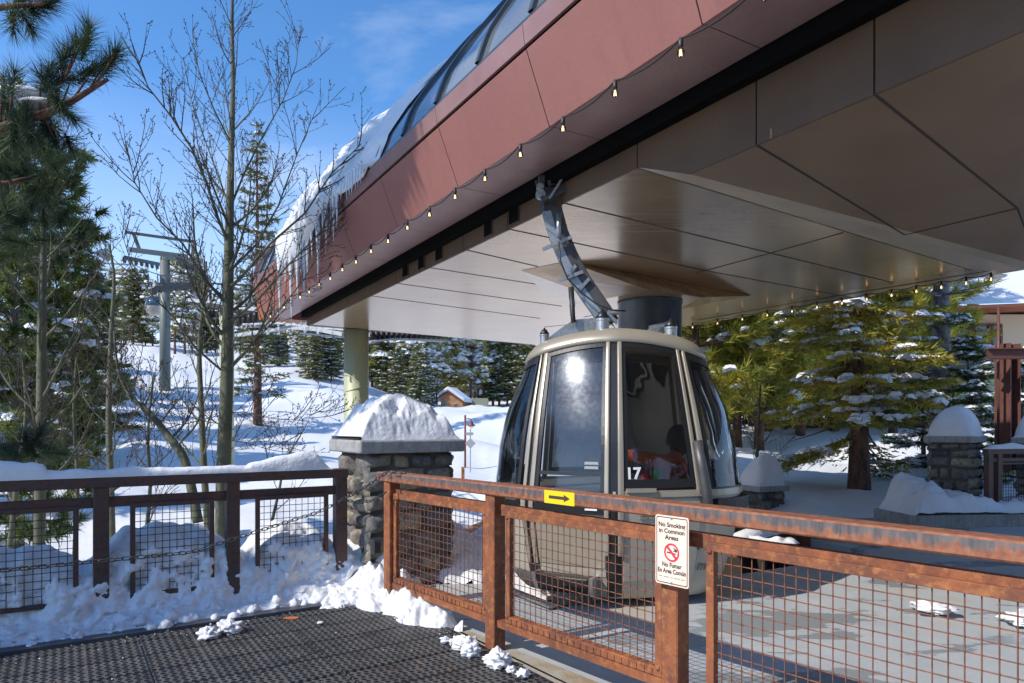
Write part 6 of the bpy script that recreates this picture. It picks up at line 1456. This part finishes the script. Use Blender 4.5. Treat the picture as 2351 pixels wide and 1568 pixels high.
# ---- bare aspens
def aspen(trunk, limbs, seed, label, rb=.004, twig=1.0, budn=1.0, group=None, extra=None, lenf=1.0, f0=.18):
    """trunk: [(Vector, radius)...]"""
    rng = random.Random(seed); root = empty('aspen_tree', trunk[0][0], label, 'tree', group)
    mb = MB(); pts = [t[0] for t in trunk]; rad = [t[1] for t in trunk]
    # subdivide trunk
    sp, sr = [], []
    for i in range(len(pts)-1):
        for k in range(6):
            f = k/6; q = [pts[max(0,i-1)], pts[i], pts[i+1], pts[min(len(pts)-1,i+2)]]
            sp.append(.5*((2*q[1])+(q[2]-q[0])*f+(2*q[0]-5*q[1]+4*q[2]-q[3])*f*f+(3*q[1]-q[0]-3*q[2]+q[3])*f**3)); sr.append(rad[i]+(rad[i+1]-rad[i])*f)
    sp.append(pts[-1]); sr.append(rad[-1]); mb.tube(sp, sr, 12)
    tw_ = MB(); bd_ = []
    def grow(p, d, L, r, lvl, up):
        n = max(3, int(L/.085)) if lvl < 3 else 3; n = min(n, 22); st_ = L/n; P_ = [p]; d = d.normalized()
        for i in range(n):
            d = (d+V(rng.gauss(0,.07), rng.gauss(0,.07), up*.10*(1+.5*rng.random()))+V(0,0,0)).normalized(); P_.append(P_[-1]+d*st_)
            f = (i+1)/n
            if lvl < 3 and f > (.16 if lvl == 1 else .1) and rng.random() < (.80 if lvl == 1 else .26)*twig:
                sd = d.cross(V(rng.gauss(0,1), rng.gauss(0,1), rng.gauss(0,1))).normalized(); dd = (d*.75+sd*.75+V(0,0,.15)).normalized()
                l2 = L*(.50 if lvl == 1 else .38)*(1.15-f)*(.5+.9*rng.random())+.05
                grow(P_[-1], dd, l2, r*(1-.75*f)*.55, lvl+1, up)
            if lvl >= 2 and rng.random() < .8*budn: bd_.append((P_[-1], (d+d.orthogonal()*rng.gauss(0,.6)).normalized()))
        rr = [max(rb*(.72 if lvl >= 2 else 1.15), r*(1-.8*i/n)) for i in range(n+1)]
        (mb if lvl == 1 and r > .012 else tw_).tube(P_, rr, 5 if lvl == 1 else 3, cap=False); bd_.append((P_[-1], d))
    N_ = limbs
    for i in range(N_):
        f = f0+(1-f0)*(i+rng.random()*.7)/N_; k = min(len(sp)-2, int(f*(len(sp)-1))); p = sp[k]; az = i*2.4+rng.gauss(0,.5)
        g = f; L = (2.1*(1-g)**.6+.35)*(.65+.5*rng.random())*lenf
        el = .45+.55*g; d = V(math.cos(az), math.sin(az)*.8, el); grow(p, d, L, max(rb*1.2, sr[k]*.36), 1, .75)
    if extra:
        for (ps, r0) in extra:
            mb.tube(ps, [r0*.72*(1-.8*i/(len(ps)-1)) for i in range(len(ps))], 7, cap=False)
            for i in range(1, len(ps)):
                d = (ps[i]-ps[i-1]).normalized()
                for _ in range(5):
                    q = ps[i-1].lerp(ps[i], rng.random()); sd = d.cross(V(rng.gauss(0,1), rng.gauss(0,1), rng.gauss(0,1))).normalized(); grow(q, (d*.8+sd*.7+V(0,0,.2)).normalized(), .55*(.4+rng.random()), r0*.28, 1 if rng.random() < .4 else 2, .5)
    mb.build('trunk', M['bark_aspen'], root, smooth=True); tw_.build('twigs', M['twig'], root, smooth=True, fix=False)
    if bd_:
        b0 = np.array([tuple(b[0]) for b in bd_]); d0 = np.array([tuple(b[1]) for b in bd_]); r_ = np.random.default_rng(seed)
        L = .03+.015*r_.random(len(b0)); T = []
        s1 = nrmz(np.cross(d0, r_.normal(size=d0.shape))); s2 = np.cross(d0, s1); w = .0055
        for sa, sb in ((s1,s2),(s2,-s1),(-s1,-s2),(-s2,s1)): T.append(np.stack([b0+d0*.4*L[:,None]+sa*w, b0+d0*.4*L[:,None]+sb*w, b0+d0*L[:,None]],1)); T.append(np.stack([b0+d0*.4*L[:,None]+sb*w, b0+d0*.4*L[:,None]+sa*w, b0],1))
        me = soup_mesh('buds', np.concatenate(T)-np.array(wloc(root)), 3, [M['twig']]); o = bpy.data.objects.new('buds', me); C.objects.link(o); o.parent = root
    return root
def TR3(l): return [(P(x, y, Y), w/2/F*Y) for (x, y, Y, w) in l]
e1 = [([P(526,560,9.5),P(500,500,9.3),P(478,430,9.1),P(440,340,8.9),P(395,270,8.7),P(340,200,8.5),P(300,90,8.4)], .034), ([P(520,700,9.5),P(470,640,9.2),P(420,560,9.0),P(360,500,8.8),P(310,420,8.6),P(290,330,8.5)], .028),
 ([P(528,660,9.5),P(560,630,9.3),P(620,560,9.1),P(700,490,9.0),P(760,400,8.9),P(830,330,8.8)], .034), ([P(528,740,9.5),P(590,690,9.2),P(660,610,9.0),P(730,540,8.8),P(770,500,8.7)], .03),
 ([P(530,620,9.5),P(590,560,9.6),P(640,470,9.8),P(680,360,10),P(735,230,10)], .028), ([P(532,470,9.5),P(560,400,9.6),P(600,320,9.7),P(650,230,9.8),P(680,150,9.8),P(690,60,9.8)], .022),
 ([P(528,480,9.5),P(500,400,9.6),P(470,320,9.7),P(440,230,9.8),P(420,130,9.9)], .02), ([P(512,980,9.5),P(480,960,9.4),P(420,975,9.2),P(370,970,9.1),P(300,990,9.0)], .014),([P(515,950,9.5),P(560,945,9.4),P(620,960,9.2),P(690,965,9.1),P(740,940,9.1)], .012),
 ([P(520,860,9.5),P(450,800,9.3),P(400,730,9.1),P(350,680,9.0),P(300,600,8.9),P(275,520,8.9)], .024), ([P(522,800,9.5),P(590,770,9.3),P(650,700,9.2),P(700,640,9.1),P(740,560,9.1),P(790,500,9.0)], .022),
 ([P(517,1010,9.5),P(560,1015,9.4),P(610,1030,9.3),P(660,1020,9.2)], .010)]
aspen(TR3([(512,1260,9.5,38),(514,1060,9.5,32),(520,900,9.5,28),(523,750,9.5,25),(526,560,9.5,21),(531,360,9.5,14),(535,200,9.5,10),(533,60,9.5,8),(536,-120,9.5,4)]), 24, 21, 'large bare aspen with pale green trunk standing in front of the station end', lenf=.85, f0=.30, extra=e1)
aspen(TR3([(88,1300,8.3,26),(92,1150,8.3,24),(95,950,8.3,22),(97,750,8.3,19),(100,600,8.3,14),(104,420,8.3,9),(150,330,8.3,5)]), 22, 23, 'bare aspen with brownish trunk close to the left edge', lenf=.75)
aspen(TR3([(258,1280,11,17),(254,1100,11,15),(250,950,11,13),(256,760,11,10),(262,640,11,7),(250,560,11,4)]), 18, 25, 'slim bare aspen left of the leaning one, in front of the thin lift tower', lenf=.62)
aspen(TR3([(482,1280,11,18),(470,1100,11,15),(463,950,11,13),(458,800,11,10),(468,680,11,7),(474,600,11,4)]), 16, 27, 'slim bare aspen just left of the large aspen trunk', lenf=.6)
aspen(TR3([(455,1200,9.0,24),(425,1060,9.0,20),(385,1000,9.0,17),(345,950,9.0,13),(300,910,9.0,9),(272,850,9.0,6),(262,760,9.0,4)]), 14, 29, 'bent leaning bare aspen stem low between the railing posts', lenf=.55, f0=.25)
aspen(TR3([(172,1280,9.5,12),(178,1100,9.5,9),(170,950,9.5,7),(176,820,9.5,4)]), 14, 31, 'thin bare sapling between the two left aspens', lenf=.6)
aspen(TR3([(330,1280,10,11),(345,1120,10,8),(340,1000,10,6),(352,860,10,3)]), 14, 33, 'thin bare sapling in front of the tall lift tower foot', lenf=.6)
aspen(TR3([(20,1280,9.0,13),(40,1100,9.0,10),(60,950,9.0,8),(50,800,9.0,4)]), 14, 35, 'thin bare sapling at the very left edge behind the railing', lenf=.6)
aspen(TR3([(610,1260,9.2,9),(640,1130,9.2,6),(655,1060,9.2,5),(690,1000,9.2,3)]), 6, 37, 'small bare shrub stem right of the large aspen trunk', lenf=.4)
aspen(TR3([(1735,1120,14,8),(1738,1040,14,7),(1742,950,14,5),(1746,880,14,3)]), 16, 39, 'thin bare sapling between the cabin and the low snow-capped pillar', lenf=.5)

# ---- trees that stand outside the frame: their shadows and reflections reach in
rnd = random.Random(99)
off = [(-24,24,19),(-31,33,20),(-36,27,21),(-42,44,20),(-29,20,18),(-47,36,21),(-52,52,20),(-38,52,19),(-60,62,20),(-22,16,15),(-33,40,18),(-44,29,20)]
for i, (x, y, h) in enumerate(off):
    o = copy_tree(pf[i % 2]); o.location = (x, y, terr(x, y)-.3); o.rotation_euler = (0,0,rnd.random()*6); k = h/12; o.scale = (k*.8,k*.8,k); o['label'] = 'tall conifer outside the left edge whose shadow crosses the snow slope'; o['category'] = 'tree'; o['group'] = 'conifers beyond the left edge'
for i, (x, y, h) in enumerate([(3,-13,13),(8,-14,14),(13,-12,12),(-2,-17,14),(18,-9,13),(23,-5,13),(-8,-24,14),(5,-20,16),(12,-19,15),(-30,-6,12),(-27,3,12)]):
    o = copy_tree(pf[i % 2]); o.location = (x, y, terr(x, y)-.3); o.rotation_euler = (0,0,rnd.random()*6); k = h/12; o.scale = (k*1.2,k*1.2,k); o['label'] = 'dark conifer behind the viewer, mirrored faintly in the cabin glass'; o['category'] = 'tree'; o['group'] = 'conifers behind the viewer'

# ---- litter on the mats
rnd = random.Random(31); mb = MB()
for _ in range(90):
    u = rnd.uniform(-1.2, 2.25); v = rnd.uniform(2.9, 5.3); a = rnd.random()*6.28; L = rnd.uniform(.02, .07); d = V(math.cos(a), math.sin(a), 0); p = UV(u, v, .0065)
    mb.tube([p, p+d*L*.5+V(-d.y, d.x, 0)*L*.12, p+d*L], .0013, 3)
tag(mb.build('pine_needles', M['needle_dead']), 'dry fallen pine needles scattered over the black mats', 'pine needles', kind='stuff')
mb = MB(); c = G(671, 1419, .006); mb.prism([c+V(.05*math.cos(k*1.05)*(1+.4*(k%2)), .035*math.sin(k*1.05), 0) for k in range(6)], (0, 0, .004)); tag(mb.build('leaf', mat('orange_leaf', (.45, .15, .05), .7)), 'orange dead leaf lying in the gap between two mats', 'leaf')
mb = MB()
for _ in range(130):
    u = rnd.uniform(-1.4, 2.3); v = rnd.uniform(2.8, 5.35) if rnd.random() < .6 else 5.4-abs(rnd.gauss(0, .18)); q = rnd.uniform(.0012, .0042); mb.box(UV(u, v, .004+q*.4), (q*2, q*1.5, q*1.2), Matrix.Rotation(rnd.random()*3, 3, 'Z'))
tag(mb.build('snow_grit', M['snow']), 'fine crumbs of snow and grit strewn on the mats', 'snow grit', kind='stuff')
